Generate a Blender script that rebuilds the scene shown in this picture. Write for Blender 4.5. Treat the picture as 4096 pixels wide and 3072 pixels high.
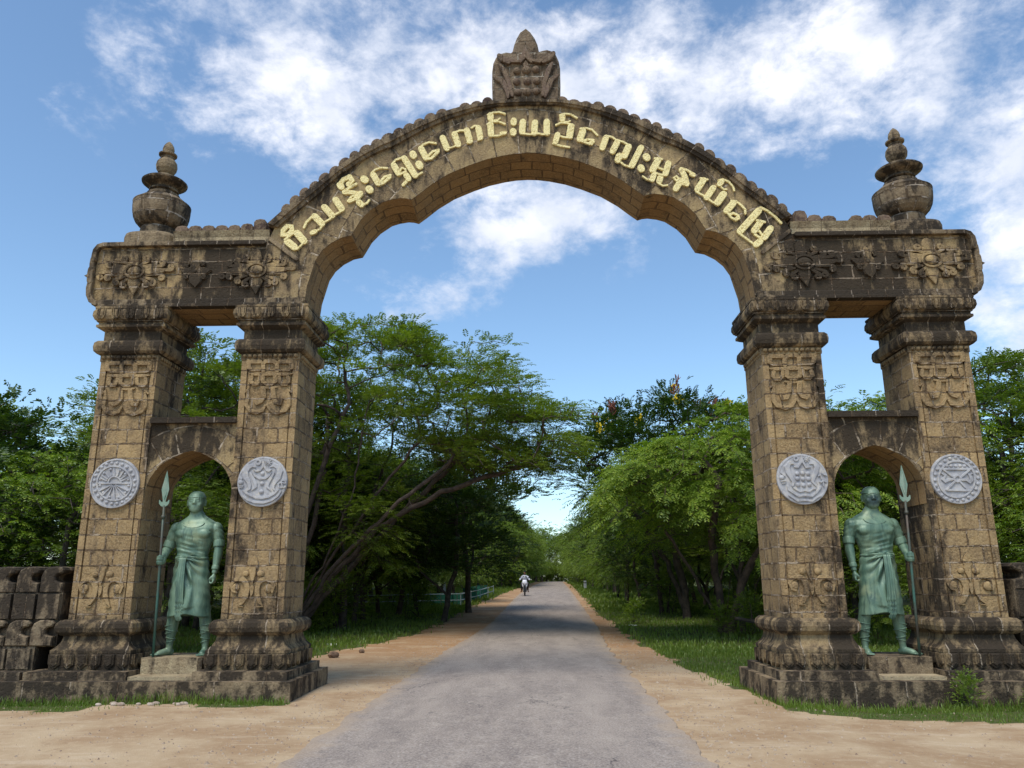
import bpy, bmesh, math, random
import numpy as np
from mathutils import Vector, Matrix, noise as mnoise
R = math.radians
for o in list(bpy.data.objects): bpy.data.objects.remove(o)
SC = bpy.context.scene
COL = SC.collection

# ---------------------------------------------------------------- camera
cd = bpy.data.cameras.new('camera'); cam = bpy.data.objects.new('camera', cd); COL.objects.link(cam)
SC.camera = cam
cd.sensor_fit = 'HORIZONTAL'; cd.sensor_width = 36.0; cd.lens = 3160 / 4096 * 36
cd.clip_start = 0.1; cd.clip_end = 5000
def cam_axes(yaw, pitch, roll):
    f = Vector((math.sin(yaw)*math.cos(pitch), math.cos(yaw)*math.cos(pitch), math.sin(pitch)))
    r = Vector((math.cos(yaw), -math.sin(yaw), 0)); u = r.cross(f)
    c, s = math.cos(roll), math.sin(roll)
    return f, r*c + u*s, u*c - r*s
f_, r_, u_ = cam_axes(R(-1.567), R(14.069), R(-0.2136))
m = Matrix((r_, u_, -f_)).transposed().to_4x4(); m.translation = Vector((0.063, -12.0, 1.6))
cam.matrix_world = m

# ---------------------------------------------------------------- light
SUN_EL, SUN_AZ = R(60), R(205)      # azimuth clockwise from +Y
W = bpy.data.worlds.new('World'); SC.world = W; W.use_nodes = True
SC.view_settings.view_transform = 'Standard'; SC.view_settings.look = 'None'
SC.view_settings.exposure = 0.70; SC.view_settings.gamma = 1
SC.view_settings.use_curve_mapping = False
sd = bpy.data.lights.new('sun', 'SUN'); sd.energy = 1.95; sd.angle = R(26); sd.color = (1.0, .95, .86)
sun = bpy.data.objects.new('sun', sd); COL.objects.link(sun)
sdir = Vector((math.sin(SUN_AZ)*math.cos(SUN_EL), math.cos(SUN_AZ)*math.cos(SUN_EL), math.sin(SUN_EL)))
sun.rotation_euler = sdir.to_track_quat('Z', 'Y').to_euler()

class NT:
    """tiny node helper"""
    def __init__(s, tree): s.t = tree; s.n = tree.nodes; s.l = tree.links
    def new(s, typ, **kw):
        n = s.n.new(typ)
        for k, v in kw.items():
            if hasattr(n, k): setattr(n, k, v)
        return n
    def put(s, sock, v):
        if isinstance(v, bpy.types.NodeSocket): s.l.new(v, sock)
        elif isinstance(v, (tuple, list)) and len(v) == 3 and sock.type == 'RGBA': sock.default_value = (*v, 1)
        else: sock.default_value = v
    def math(s, op, a, b=0.0, c=None, clamp=False):
        n = s.new('ShaderNodeMath', operation=op); n.use_clamp = clamp
        s.put(n.inputs[0], a); s.put(n.inputs[1], b)
        if c is not None: s.put(n.inputs[2], c)
        return n.outputs[0]
    def vmath(s, op, a, b=(0, 0, 0)):
        n = s.new('ShaderNodeVectorMath', operation=op); s.put(n.inputs[0], a)
        if op == 'SCALE': s.put(n.inputs['Scale'], b)
        else: s.put(n.inputs[1], b)
        return n.outputs['Value'] if op in ('DOT_PRODUCT', 'LENGTH', 'DISTANCE') else n.outputs[0]
    def noise(s, vec, scale, detail=4, rough=.55, dist=0.0, col=False):
        n = s.new('ShaderNodeTexNoise'); s.put(n.inputs['Vector'], vec); s.put(n.inputs['Scale'], scale)
        n.inputs['Detail'].default_value = detail; n.inputs['Roughness'].default_value = rough
        n.inputs['Distortion'].default_value = dist
        return n.outputs['Color'] if col else n.outputs[0]
    def mix(s, fac, a, b, mode='MIX'):
        n = s.new('ShaderNodeMix', data_type='RGBA', blend_type=mode); n.clamp_factor = True
        s.put(n.inputs[0], fac); s.put(n.inputs[6], a); s.put(n.inputs[7], b); return n.outputs[2]
    def ramp(s, v, a, b, lo=0.0, hi=1.0):
        n = s.new('ShaderNodeMapRange', interpolation_type='SMOOTHSTEP'); s.put(n.inputs[0], v)
        n.inputs[1].default_value = a; n.inputs[2].default_value = b; n.inputs[3].default_value = lo; n.inputs[4].default_value = hi
        return n.outputs[0]
    def scalevec(s, v, sc):
        n = s.new('ShaderNodeMapping'); s.put(n.inputs[0], v); n.inputs['Scale'].default_value = sc; return n.outputs[0]

# sky with broken white cloud
w = NT(W.node_tree); w.n.clear()
sky = w.new('ShaderNodeTexSky', sky_type='NISHITA'); sky.sun_disc = False
sky.sun_elevation = SUN_EL; sky.sun_rotation = SUN_AZ; sky.altitude = 100; sky.air_density = 1.0; sky.dust_density = .6; sky.ozone_density = 2.2
tc = w.new('ShaderNodeTexCoord'); D = tc.outputs['Generated']
sx = w.new('ShaderNodeSeparateXYZ'); w.put(sx.inputs[0], D)
zz = w.math('MAXIMUM', w.math('ADD', sx.outputs[2], .08), .03)
cx_ = w.new('ShaderNodeCombineXYZ'); w.put(cx_.inputs[0], w.math('DIVIDE', sx.outputs[0], zz)); w.put(cx_.inputs[1], w.math('DIVIDE', sx.outputs[1], zz))
P2 = cx_.outputs[0]
CLOUD_BANKS = [  # (azimuth deg, elevation deg, half width az, half width el, strength)
    (-20, 36, 12, 7, 1.1), (-4, 33, 9, 8, .9), (10, 34, 16, 7, 1.25), (24, 33, 9, 6, .9), (34, 22, 7, 9, 1.6), (33, 13, 6, 4, .9),
    (-2, 24, 6, 2.2, 1.15), (-7, 20.5, 5, 1.6, 1.0), (4, 25.5, 5, 1.6, .8), (-11, 18.5, 3, .8, .6), (-17, 30, 4, 6, .7), (-31, 34, 5, 5, .6),
    (3, 10, 6, 1.6, .55), (14, 9, 8, 1.6, .5), (-32, 18.5, 3, .7, .45)
]
big = w.noise(w.scalevec(D, (1, 1, 1.7)), 5.5, 5, .6, .25)
fine = w.noise(w.scalevec(D, (1, 1, 1.5)), 17, 8, .66, .15)
az = w.math('MULTIPLY', w.math('ARCTAN2', sx.outputs[0], sx.outputs[1]), 57.2958)
el = w.math('MULTIPLY', w.math('ARCSINE', sx.outputs[2]), 57.2958)
bank = None
for a_, e_, wa, we, st in CLOUD_BANKS:
    da = w.math('DIVIDE', w.math('SUBTRACT', az, a_), wa); de = w.math('DIVIDE', w.math('SUBTRACT', el, e_), we)
    g = w.math('MULTIPLY', w.math('POWER', 2.718, w.math('MULTIPLY', w.math('ADD', w.math('MULTIPLY', da, da), w.math('MULTIPLY', de, de)), -1.0)), st)
    bank = g if bank is None else w.math('ADD', bank, g)
dens = w.math('ADD', w.math('ADD', w.math('MULTIPLY', big, .48), w.math('MULTIPLY', fine, .52)), w.math('MULTIPLY', w.math('SUBTRACT', bank, .5), .20))
cm = w.ramp(dens, .505, .79)
shade = w.noise(D, 9, 4, .5, .3)
ccol = w.mix(w.ramp(shade, .35, .65), (4.4, 4.7, 5.4), (6.4, 6.4, 6.7))
skc = w.mix(1.0, sky.outputs[0], (0.98, 1.08, 1.08), 'MULTIPLY')
col = w.mix(w.math('MULTIPLY', cm, .93), skc, ccol)
bg = w.new('ShaderNodeBackground'); w.put(bg.inputs[0], col); bg.inputs[1].default_value = .118
out = w.new('ShaderNodeOutputWorld'); w.l.new(bg.outputs[0], out.inputs[0])

# ---------------------------------------------------------------- materials
def mat(name):
    m = bpy.data.materials.new(name); m.use_nodes = True; t = NT(m.node_tree)
    b = t.n['Principled BSDF']
    return m, t, b
def bump(t, b, h, strength, dist):
    n = t.new('ShaderNodeBump'); n.inputs['Strength'].default_value = strength; n.inputs['Distance'].default_value = dist
    t.put(n.inputs['Height'], h); t.l.new(n.outputs[0], b.inputs['Normal'])

def stone(name, bw=.34, bh=.232, c1=(.39, .262, .122), c2=(.25, .160, .074), mort=(.46, .37, .27), stain=0.0, mortar=.027, vert=.5, dark=(.026, .020, .015), pit=1.0, joint_dark=.35, row0=0.0):
    m, t, b = mat(name)
    uv = t.new('ShaderNodeUVMap'); uv.uv_map = 'UVMap'
    g = t.new('ShaderNodeNewGeometry'); Pn = g.outputs['Position']
    at = t.new('ShaderNodeAttribute'); at.attribute_name = 'grime'
    wob = t.noise(Pn, 2.2, 3, .6, 0, True)
    wob2 = t.noise(Pn, 14, 2, .6, 0, True)
    U = t.vmath('ADD', uv.outputs[0], t.vmath('SCALE', t.vmath('SUBTRACT', wob, (.5, .5, .5)), .05))
    U = t.vmath('ADD', U, t.vmath('SCALE', t.vmath('SUBTRACT', wob2, (.5, .5, .5)), .016))
    U = t.vmath('ADD', U, (0, row0, 0))
    br = t.new('ShaderNodeTexBrick'); t.put(br.inputs['Vector'], U)
    br.offset = .5; br.squash = 1.35; br.squash_frequency = 3; br.offset_frequency = 2
    br.inputs['Scale'].default_value = 1; br.inputs['Brick Width'].default_value = bw; br.inputs['Row Height'].default_value = bh
    br.inputs['Mortar Size'].default_value = mortar; br.inputs['Mortar Smooth'].default_value = 1.0; br.inputs['Bias'].default_value = 0
    t.put(br.inputs['Color1'], (0, 0, 0)); t.put(br.inputs['Color2'], (1, 1, 1)); t.put(br.inputs['Mortar'], (.5, .5, .5))
    rnd = br.outputs[0]
    mo0 = br.outputs['Fac']; thr = t.math('MULTIPLY_ADD', t.noise(Pn, 5.5, 4, .7), 1.7, -.32)
    mo = t.math('MULTIPLY', t.math('SUBTRACT', mo0, thr), 5.0, clamp=True)
    n1 = t.noise(Pn, 3.1, 5, .6); n2 = t.noise(Pn, 26, 5, .7); n3 = t.noise(Pn, .9, 3, .5)
    base = t.mix(rnd, c1, c2)
    base = t.mix(t.ramp(n1, .35, .7), base, t.mix(.5, c2, (.20, .135, .075)))
    base = t.mix(t.math('MULTIPLY', t.ramp(n2, .3, .75), .55), base, t.mix(.5, c1, (.52, .40, .24)))
    base = t.mix(t.math('MULTIPLY', t.ramp(t.noise(Pn, 50, 3, .7), .5, .60), t.math('MULTIPLY_ADD', rnd, .55, .15)), base, (.10, .066, .034))
    # stains: vertical runs of black lichen
    sv = t.scalevec(Pn, (1.0, 1.0, vert))
    s1 = t.noise(sv, 1.9, 6, .66, .5); s2 = t.noise(sv, 7.5, 5, .7, .3)
    run = t.noise(t.scalevec(Pn, (1, 1, .12)), 5.5, 3, .6)
    S = t.math('ADD', t.math('MULTIPLY', s1, .38), t.math('ADD', t.math('MULTIPLY', s2, .38), t.math('MULTIPLY', run, .24)))
    S = t.math('ADD', t.math('MULTIPLY', t.math('SUBTRACT', S, .5), 1.75), .5)
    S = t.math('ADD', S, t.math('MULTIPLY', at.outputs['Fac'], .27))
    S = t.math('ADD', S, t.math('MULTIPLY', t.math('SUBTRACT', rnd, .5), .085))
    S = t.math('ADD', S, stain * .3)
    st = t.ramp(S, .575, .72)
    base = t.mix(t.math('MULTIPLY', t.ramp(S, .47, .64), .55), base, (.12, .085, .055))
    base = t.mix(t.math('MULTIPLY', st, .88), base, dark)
    # mortar: light smears, patchy
    mv = t.ramp(t.noise(Pn, 4.5, 4, .65), .42, .60)
    mc = t.mix(mv, (.09, .06, .035), mort)
    mf = t.math('MULTIPLY', mo, t.math('SUBTRACT', 1.0, t.math('MULTIPLY', st, .35)))
    base = t.mix(t.math('MULTIPLY', mf, .9), base, t.mix(joint_dark, mc, (.16, .10, .06)))
    t.put(b.inputs['Base Color'], base); b.inputs['Roughness'].default_value = .93
    b.inputs['Specular IOR Level'].default_value = .2
    vo = t.new('ShaderNodeTexVoronoi'); t.put(vo.inputs['Vector'], t.vmath('ADD', Pn, t.vmath('SCALE', wob2, .05))); vo.inputs['Scale'].default_value = 22
    h = t.math('ADD', t.math('MULTIPLY', n2, t.math('MULTIPLY_ADD', rnd, .9 * pit, .25 * pit)), t.math('MULTIPLY', t.ramp(vo.outputs[0], .05, .5), .22 * pit))
    h = t.math('ADD', h, t.math('MULTIPLY', n1, .6))
    h = t.math('SUBTRACT', h, t.math('MULTIPLY', mo, t.math('SUBTRACT', 2.2, t.math('MULTIPLY', mv, 1.5))))
    bump(t, b, h, .9, .026)
    return m

def simple(name, c, rough=.7, metal=0.0, var=.0, c2=None, scale=8, bumpd=0.0, spec=.4):
    m, t, b = mat(name)
    g = t.new('ShaderNodeNewGeometry')
    if c2 is not None:
        t.put(b.inputs['Base Color'], t.mix(t.ramp(t.noise(g.outputs['Position'], scale, 5, .65), .35, .65), c, c2))
    else: t.put(b.inputs['Base Color'], c)
    b.inputs['Roughness'].default_value = rough; b.inputs['Metallic'].default_value = metal; b.inputs['Specular IOR Level'].default_value = spec
    if bumpd: bump(t, b, t.noise(g.outputs['Position'], scale*3, 5, .7), .8, bumpd)
    return m

M_PIL = stone('pillar_stone', stain=-.16)
M_MOULD = stone('moulding_stone', bw=.30, bh=9.0, c1=(.32, .225, .11), c2=(.21, .145, .072), mortar=.022, row0=3.3, joint_dark=.15)
M_BEAM = stone('beam_stone', bw=.36, bh=.225, c1=(.40, .275, .125), c2=(.28, .19, .088), vert=.45)
M_ARCH = stone('arch_stone', bw=.33, bh=.42, c1=(.37, .265, .125), c2=(.23, .16, .082), mortar=.028, stain=.02, joint_dark=0)
M_RIM = stone('rim_stone', bw=.27, bh=9.0, c1=(.25, .185, .11), c2=(.17, .125, .08), mortar=.020, row0=3.3, stain=.18, mort=(.5, .42, .33))
M_TILE = stone('coping_stone', bw=.40, bh=9.0, c1=(.115, .072, .062), c2=(.15, .105, .078), mortar=.014, row0=3.3, stain=.02, dark=(.05, .03, .027), vert=1)
M_SOFF = stone('soffit_stone', bw=.42, bh=.27, c1=(.32, .19, .08), c2=(.26, .15, .065), mort=(.10, .055, .025), stain=-.25, pit=.5, joint_dark=.9)
M_DARK = stone('weathered_stone', bw=.5, bh=9.0, c1=(.27, .20, .12), c2=(.18, .135, .085), mortar=.024, row0=3.3, stain=.02, vert=.8)
M_WALL = stone('low_wall_stone', bw=.9, bh=9.0, c1=(.20, .155, .10), c2=(.13, .10, .07), mortar=.018, row0=3.3, stain=.12, vert=.6)
M_FIN = stone('finial_stone', bw=.30, bh=.20, c1=(.22, .165, .105), c2=(.14, .105, .07), mortar=.026, stain=.06, mort=(.48, .40, .32), joint_dark=0.0, row0=.06)
M_PED = stone('pedestal_stone', bw=.8, bh=9.0, c1=(.42, .34, .21), c2=(.30, .235, .145), mortar=.010, row0=3.3, stain=-.10)

def gold():
    m, t, b = mat('gilded_stone'); g = t.new('ShaderNodeNewGeometry'); P = g.outputs['Position']
    n = t.noise(P, 38, 4, .7)
    c = t.mix(t.ramp(n, .30, .5), (.50, .33, .06), (.95, .80, .38))
    c = t.mix(t.math('MULTIPLY', t.ramp(t.noise(P, 17, 4, .7), .60, .70), .8), c, (.25, .18, .09))
    t.put(b.inputs['Base Color'], c); b.inputs['Roughness'].default_value = .55; b.inputs['Metallic'].default_value = .0
    bump(t, b, n, 1.0, .03); return m
M_GOLD = gold()
def plaster():
    m, t, b = mat('grey_plaster'); g = t.new('ShaderNodeNewGeometry'); P = g.outputs['Position']
    c = t.mix(t.ramp(t.noise(P, 6, 5, .6), .4, .6), (.42, .41, .415), (.31, .305, .32))
    c = t.mix(t.math('MULTIPLY', t.ramp(t.noise(P, 14, 4, .6), .50, .68), .6), c, (.54, .49, .42))
    c = t.mix(t.math('MULTIPLY', t.ramp(t.noise(P, 9, 5, .75), .56, .70), .55), c, (.17, .145, .13))
    t.put(b.inputs['Base Color'], c); b.inputs['Roughness'].default_value = .85
    bump(t, b, t.noise(P, 40, 4, .6), .5, .006); return m
M_PLAS = plaster()
def bronze(name, face_dark=None):
    m, t, b = mat(name); g = t.new('ShaderNodeNewGeometry'); P = g.outputs['Position']
    v = t.scalevec(P, (1, 1, .3))
    n = t.noise(v, 6, 6, .62, .6); n2 = t.noise(P, 3.0, 4, .6); n3 = t.noise(P, 30, 4, .7)
    c = t.mix(t.ramp(n, .36, .62), (.070, .135, .095), (.175, .265, .18))
    c = t.mix(t.ramp(n2, .52, .72), c, (.24, .30, .18))
    c = t.mix(t.math('MULTIPLY', t.ramp(t.noise(t.scalevec(P, (1, 1, .16)), 11, 4, .6, .3), .55, .70), .75), c, (.035, .075, .06))
    c = t.mix(t.math('MULTIPLY', t.ramp(n3, .66, .74), .5), c, (.42, .48, .40))
    pt = t.ramp(g.outputs['Pointiness'], .44, .50)  # hollows and folds darkened in the colour, as shade would do
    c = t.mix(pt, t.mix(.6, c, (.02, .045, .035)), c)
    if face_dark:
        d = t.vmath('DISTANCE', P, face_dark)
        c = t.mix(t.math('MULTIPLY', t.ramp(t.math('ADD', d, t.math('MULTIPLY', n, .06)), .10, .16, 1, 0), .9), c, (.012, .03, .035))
    t.put(b.inputs['Base Color'], c); b.inputs['Roughness'].default_value = .48; b.inputs['Metallic'].default_value = .12
    bump(t, b, n3, .3, .006); return m

def leafmat(name, ca, cb, cc, trans=.35, dirty=None):
    m, t, b = mat(name)
    g = t.new('ShaderNodeNewGeometry'); oi = t.new('ShaderNodeObjectInfo')
    P = g.outputs['Position']
    rnd = g.outputs['Random Per Island']
    n = t.noise(P, .75, 3, .6)
    c = t.mix(t.ramp(n, .36, .64), ca, cb)
    c = t.mix(t.math('MULTIPLY', t.ramp(rnd, .55, 1.0), .75), c, cc)
    c = t.mix(t.math('MULTIPLY', oi.outputs['Random'], .28), c, t.mix(.5, ca, (.02, .045, .02)))
    t.n.remove(b); o = t.n['Material Output']
    df = t.new('ShaderNodeBsdfDiffuse'); tr = t.new('ShaderNodeBsdfTranslucent'); gl = t.new('ShaderNodeBsdfGlossy')
    t.put(df.inputs[0], c); t.put(tr.inputs[0], t.mix(1.0, c, (1.25, 1.5, .6), 'MULTIPLY')); gl.inputs['Roughness'].default_value = .45
    t.put(gl.inputs[0], (.7, .8, .7))
    mx = t.new('ShaderNodeMixShader'); mx.inputs[0].default_value = trans
    t.l.new(df.outputs[0], mx.inputs[1]); t.l.new(tr.outputs[0], mx.inputs[2])
    m2 = t.new('ShaderNodeMixShader'); m2.inputs[0].default_value = .04
    t.l.new(mx.outputs[0], m2.inputs[1]); t.l.new(gl.outputs[0], m2.inputs[2])
    t.l.new(m2.outputs[0], o.inputs[0]); return m
L_ACA = leafmat('acacia_leaf', (.105, .150, .018), (.185, .245, .025), (.30, .34, .04))
L_BRI = leafmat('bright_leaf', (.095, .150, .018), (.18, .26, .024), (.32, .37, .04))
L_DRK = leafmat('dark_leaf', (.024, .050, .012), (.050, .088, .014), (.12, .17, .02), .25)
L_MID = leafmat('forest_leaf', (.065, .105, .016), (.155, .21, .023), (.26, .31, .035), .3)
L_GRS = leafmat('grass_blade', (.11, .17, .02), (.18, .25, .03), (.27, .30, .06), .35)
M_BARK = simple('bark', (.10, .075, .058), .95, 0, 0, (.045, .035, .028), 5, .03)
M_BARK2 = simple('brown_bark', (.13, .088, .068), .95, 0, 0, (.06, .042, .034), 5, .03)
M_YEL = simple('yellow_petal', (.72, .52, .02), .7)
M_RUST = simple('dry_pod', (.22, .06, .03), .8, 0, 0, (.12, .05, .035), 6)
M_WHITE = simple('white_paint', (.72, .72, .68), .6, 0, 0, (.55, .54, .5), 9)
M_RAIL = simple('shaded_rail_paint', (.42, .48, .46), .6, 0, 0, (.28, .34, .32), 9)  # white rail paint with the shade it stands in mixed into the colour
M_NET = simple('green_netting', (.012, .10, .06), .7, 0, 0, (.02, .14, .09), 20)
# ---------------------------------------------------------------- mesh helpers
def tag(o, label=None, cat=None, group=None, kind=None):
    if label: o['label'] = label
    if cat: o['category'] = cat
    if group: o['group'] = group
    if kind: o['kind'] = kind
    return o
def empty(name, loc=(0, 0, 0)):
    o = bpy.data.objects.new(name, None); COL.objects.link(o); o.location = loc; o.empty_display_size = .3
    return o
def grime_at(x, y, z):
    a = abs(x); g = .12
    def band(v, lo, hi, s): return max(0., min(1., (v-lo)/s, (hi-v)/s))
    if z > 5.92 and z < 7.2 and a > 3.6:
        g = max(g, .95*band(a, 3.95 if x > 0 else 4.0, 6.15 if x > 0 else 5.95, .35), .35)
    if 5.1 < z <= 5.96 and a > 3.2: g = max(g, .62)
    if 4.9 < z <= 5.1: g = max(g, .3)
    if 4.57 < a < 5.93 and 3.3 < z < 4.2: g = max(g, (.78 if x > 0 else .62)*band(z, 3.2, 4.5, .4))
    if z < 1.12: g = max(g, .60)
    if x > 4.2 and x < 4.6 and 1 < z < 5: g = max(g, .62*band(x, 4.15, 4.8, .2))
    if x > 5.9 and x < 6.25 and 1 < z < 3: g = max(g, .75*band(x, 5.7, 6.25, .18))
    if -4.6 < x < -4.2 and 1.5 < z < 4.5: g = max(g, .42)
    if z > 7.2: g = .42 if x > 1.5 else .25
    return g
def mobj(name, V, F, m, parent=None, uv='box', smooth=False, recalc=True, grime=False, edge=None):
    me = bpy.data.meshes.new(name)
    me.from_pydata([tuple(v) for v in V], [], F); me.validate()
    if recalc:
        bm = bmesh.new(); bm.from_mesh(me); bmesh.ops.recalc_face_normals(bm, faces=bm.faces)
        if edge: bmesh.ops.bevel(bm, geom=[e for e in bm.edges if len(e.link_faces) == 2 and e.calc_face_angle(0) > .6], offset=edge, segments=1, affect='EDGES', profile=.5)
        bm.to_mesh(me); bm.free()
    if uv is not None:
        ul = me.uv_layers.new(name='UVMap')
        if callable(uv):
            for p in me.polygons:
                for li in p.loop_indices: ul.data[li].uv = uv(me.vertices[me.loops[li].vertex_index].co, p.normal)
        else:
            for p in me.polygons:
                n = p.normal; ax = max(range(3), key=lambda i: abs(n[i]))
                for li in p.loop_indices:
                    c = me.vertices[me.loops[li].vertex_index].co
                    ul.data[li].uv = ((c.x, c.z) if ax == 1 else (c.y+.17, c.z) if ax == 0 else (c.x, c.y))
    if grime:
        a = me.attributes.new('grime', 'FLOAT', 'POINT')
        a.data.foreach_set('value', [grime_at(*v.co) if grime is True else grime for v in me.vertices])
    if smooth:
        for p in me.polygons: p.use_smooth = True
    o = bpy.data.objects.new(name, me); COL.objects.link(o)
    if m: me.materials.append(m)
    if parent: o.parent = parent
    return o
class MB:
    def __init__(s): s.V = []; s.F = []
    def add(s, V, F):
        n = len(s.V); s.V += [tuple(v) for v in V]; s.F += [tuple(i+n for i in f) for f in F]
    def box(s, x0, x1, y0, y1, z0, z1):
        s.add([(x, y, z) for x in (x0, x1) for y in (y0, y1) for z in (z0, z1)],
              [(0, 1, 3, 2), (4, 6, 7, 5), (0, 4, 5, 1), (2, 3, 7, 6), (0, 2, 6, 4), (1, 5, 7, 3)])
    def gbox(s, x0, x1, y0, y1, z0, z1, st=.25):
        """box subdivided so that per-vertex grime varies"""
        nx = max(1, round((x1-x0)/st)); nz = max(1, round((z1-z0)/st))
        for y in (y0, y1):
            s.add([(x0+(x1-x0)*i/nx, y, z0+(z1-z0)*k/nz) for i in range(nx+1) for k in range(nz+1)],
                  [(i*(nz+1)+k, (i+1)*(nz+1)+k, (i+1)*(nz+1)+k+1, i*(nz+1)+k+1) for i in range(nx) for k in range(nz)])
        for x in (x0, x1):
            s.add([(x, yy, z0+(z1-z0)*k/nz) for yy in (y0, y1) for k in range(nz+1)], [(k, nz+1+k, nz+2+k, k+1) for k in range(nz)])
        for z in (z0, z1):
            s.add([(x0+(x1-x0)*i/nx, yy, z) for yy in (y0, y1) for i in range(nx+1)], [(i, i+1, nx+2+i, nx+1+i) for i in range(nx)])
    def sweep(s, x0, x1, y0, y1, prof, nx=4, caps=True):
        """square mouldings: profile [(offset, z)] swept round a rectangle, front and back cut in nx pieces"""
        rings = []
        for off, z in prof:
            X0, X1, Y0, Y1 = x0-off, x1+off, y0-off, y1+off
            ring = [(X0+(X1-X0)*i/nx, Y0, z) for i in range(nx)] + [(X1, Y0+(Y1-Y0)*i/nx, z) for i in range(nx)] + \
                   [(X1-(X1-X0)*i/nx, Y1, z) for i in range(nx)] + [(X0, Y1-(Y1-Y0)*i/nx, z) for i in range(nx)]
            rings.append(ring)
        n = 4*nx; V = [v for r in rings for v in r]
        F = [(k*n+i, k*n+(i+1) % n, (k+1)*n+(i+1) % n, (k+1)*n+i) for k in range(len(rings)-1) for i in range(n)]
        if caps: F += [tuple(range(n))[::-1], tuple(range((len(rings)-1)*n, len(rings)*n))]
        s.add(V, F)
    def lathe(s, cx, cy, prof, n=24, sq=0.0):
        V = []; F = []
        for r, z in prof:
            for i in range(n):
                a = 2*math.pi*i/n; c, q = math.cos(a), math.sin(a)
                k = 1.0
                if sq: k = 1/((abs(c)**sq+abs(q)**sq)**(1/sq))
                V.append((cx+r*k*c, cy+r*k*q, z))
        for k in range(len(prof)-1):
            F += [(k*n+i, k*n+(i+1) % n, (k+1)*n+(i+1) % n, (k+1)*n+i) for i in range(n)]
        F += [tuple(range(n))[::-1], tuple(range((len(prof)-1)*n, len(prof)*n))]
        s.add(V, F)
    def prism(s, pts, y0, y1, inset=0.0, ydome=0.0):
        """outline in XZ extruded from y0 (front) to y1; optional chamfered front"""
        n = len(pts); V = []
        cx = sum(p[0] for p in pts)/n; cz = sum(p[1] for p in pts)/n
        def ins(d):
            q = []
            for i in range(n):
                a, b, c = Vector(pts[i-1]), Vector(pts[i]), Vector(pts[(i+1) % n])
                t = ((b-a).normalized()+(c-b).normalized())
                t = t.normalized() if t.length > 1e-6 else (c-b).normalized()
                nn = Vector((-t.y, t.x)); q.append(b+nn*d)
            return q
        area = sum(pts[i-1][0]*pts[i][1]-pts[i][0]*pts[i-1][1] for i in range(n))
        sg = 1 if area > 0 else -1
        fr = [(p.x, y0, p.y) for p in ins(inset*sg)] if inset else [(p[0], y0, p[1]) for p in pts]
        mid = [(p[0], y0+inset, p[1]) for p in pts]; bk = [(p[0], y1, p[1]) for p in pts]
        from mathutils.geometry import tessellate_polygon
        tris = tessellate_polygon([[Vector((p[0], p[1], 0)) for p in pts]])
        F = [tuple(t) for t in tris]
        if inset:
            V = fr+mid+bk; F += [(i, (i+1) % n, n+(i+1) % n, n+i) for i in range(n)] + [(n+i, n+(i+1) % n, 2*n+(i+1) % n, 2*n+i) for i in range(n)] + [tuple(2*n+i for i in t) for t in tris]
        else:
            V = fr+bk; F += [(i, (i+1) % n, n+(i+1) % n, n+i) for i in range(n)] + [tuple(n+i for i in t) for t in tris]
        s.add(V, F)
    def stroke(s, pts, y, h, dx=0.0, dz=0.0, sx=1, back=.02, ch=.2):
        """raised rounded ribbon following (x, z, width) on the wall plane y, standing h proud"""
        p = [(sx*a+dx, b+dz, c) for a, b, c in pts]
        # resample with round ends
        q = [Vector((a, b)) for a, b, _ in p]; ww = [c for _, _, c in p]
        closed = (q[0]-q[-1]).length < 1e-4 and len(q) > 3
        if not closed:
            d0 = (q[0]-q[1]).normalized(); d1 = (q[-1]-q[-2]).normalized()
            a0, a1 = ww[0], ww[-1]
            q = [q[0]+d0*a0*.48, q[0]+d0*a0*.32]+q+[q[-1]+d1*a1*.32, q[-1]+d1*a1*.48]
            ww = [a0*.35, a0*.78]+ww+[a1*.78, a1*.35]
        n = len(q); V = []; F = []
        for i in range(n):
            if closed: t = (q[(i+1) % (n-1)]-q[(i-1) % (n-1)])
            elif i == 0: t = q[1]-q[0]
            elif i == n-1: t = q[-1]-q[-2]
            else: t = (q[i+1]-q[i]).normalized()+(q[i]-q[i-1]).normalized()
            if t.length < 1e-6: t = q[min(i+1, n-1)]-q[i-1]
            t.normalize(); nn = Vector((-t.y, t.x)); w_ = ww[i]/2; c = min(w_*ch, h*.9); 
            for k, yy in ((1, y+back), (1, y-h+c), (1-c/max(w_, 1e-4), y-h), (-(1-c/max(w_, 1e-4)), y-h), (-1, y-h+c), (-1, y+back)):
                a = q[i]+nn*(w_*k); V.append((a.x, yy, a.y))
        for i in range(n-1):
            for k in range(6): F.append((i*6+k, i*6+(k+1) % 6, (i+1)*6+(k+1) % 6, (i+1)*6+k))
        if not closed: F += [tuple(range(6)), tuple(range((n-1)*6, n*6))[::-1]]
        s.add(V, F)
    def dome(s, cx, cz, r, y, h=None, n=12, back=.01):
        h = h or r*.8; V = []; F = []
        rings = [(1, y+back), (1, y-h*.15), (.86, y-h*.55), (.5, y-h*.88)]
        for k, yy in rings: V += [(cx+math.cos(2*math.pi*i/n)*r*k, yy, cz+math.sin(2*math.pi*i/n)*r*k) for i in range(n)]
        V.append((cx, y-h, cz))
        for k in range(3): F += [(k*n+i, k*n+(i+1) % n, (k+1)*n+(i+1) % n, (k+1)*n+i) for i in range(n)]
        F += [(3*n+i, 3*n+(i+1) % n, 4*n) for i in range(n)] + [tuple(range(n))]
        s.add(V, F)
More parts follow.
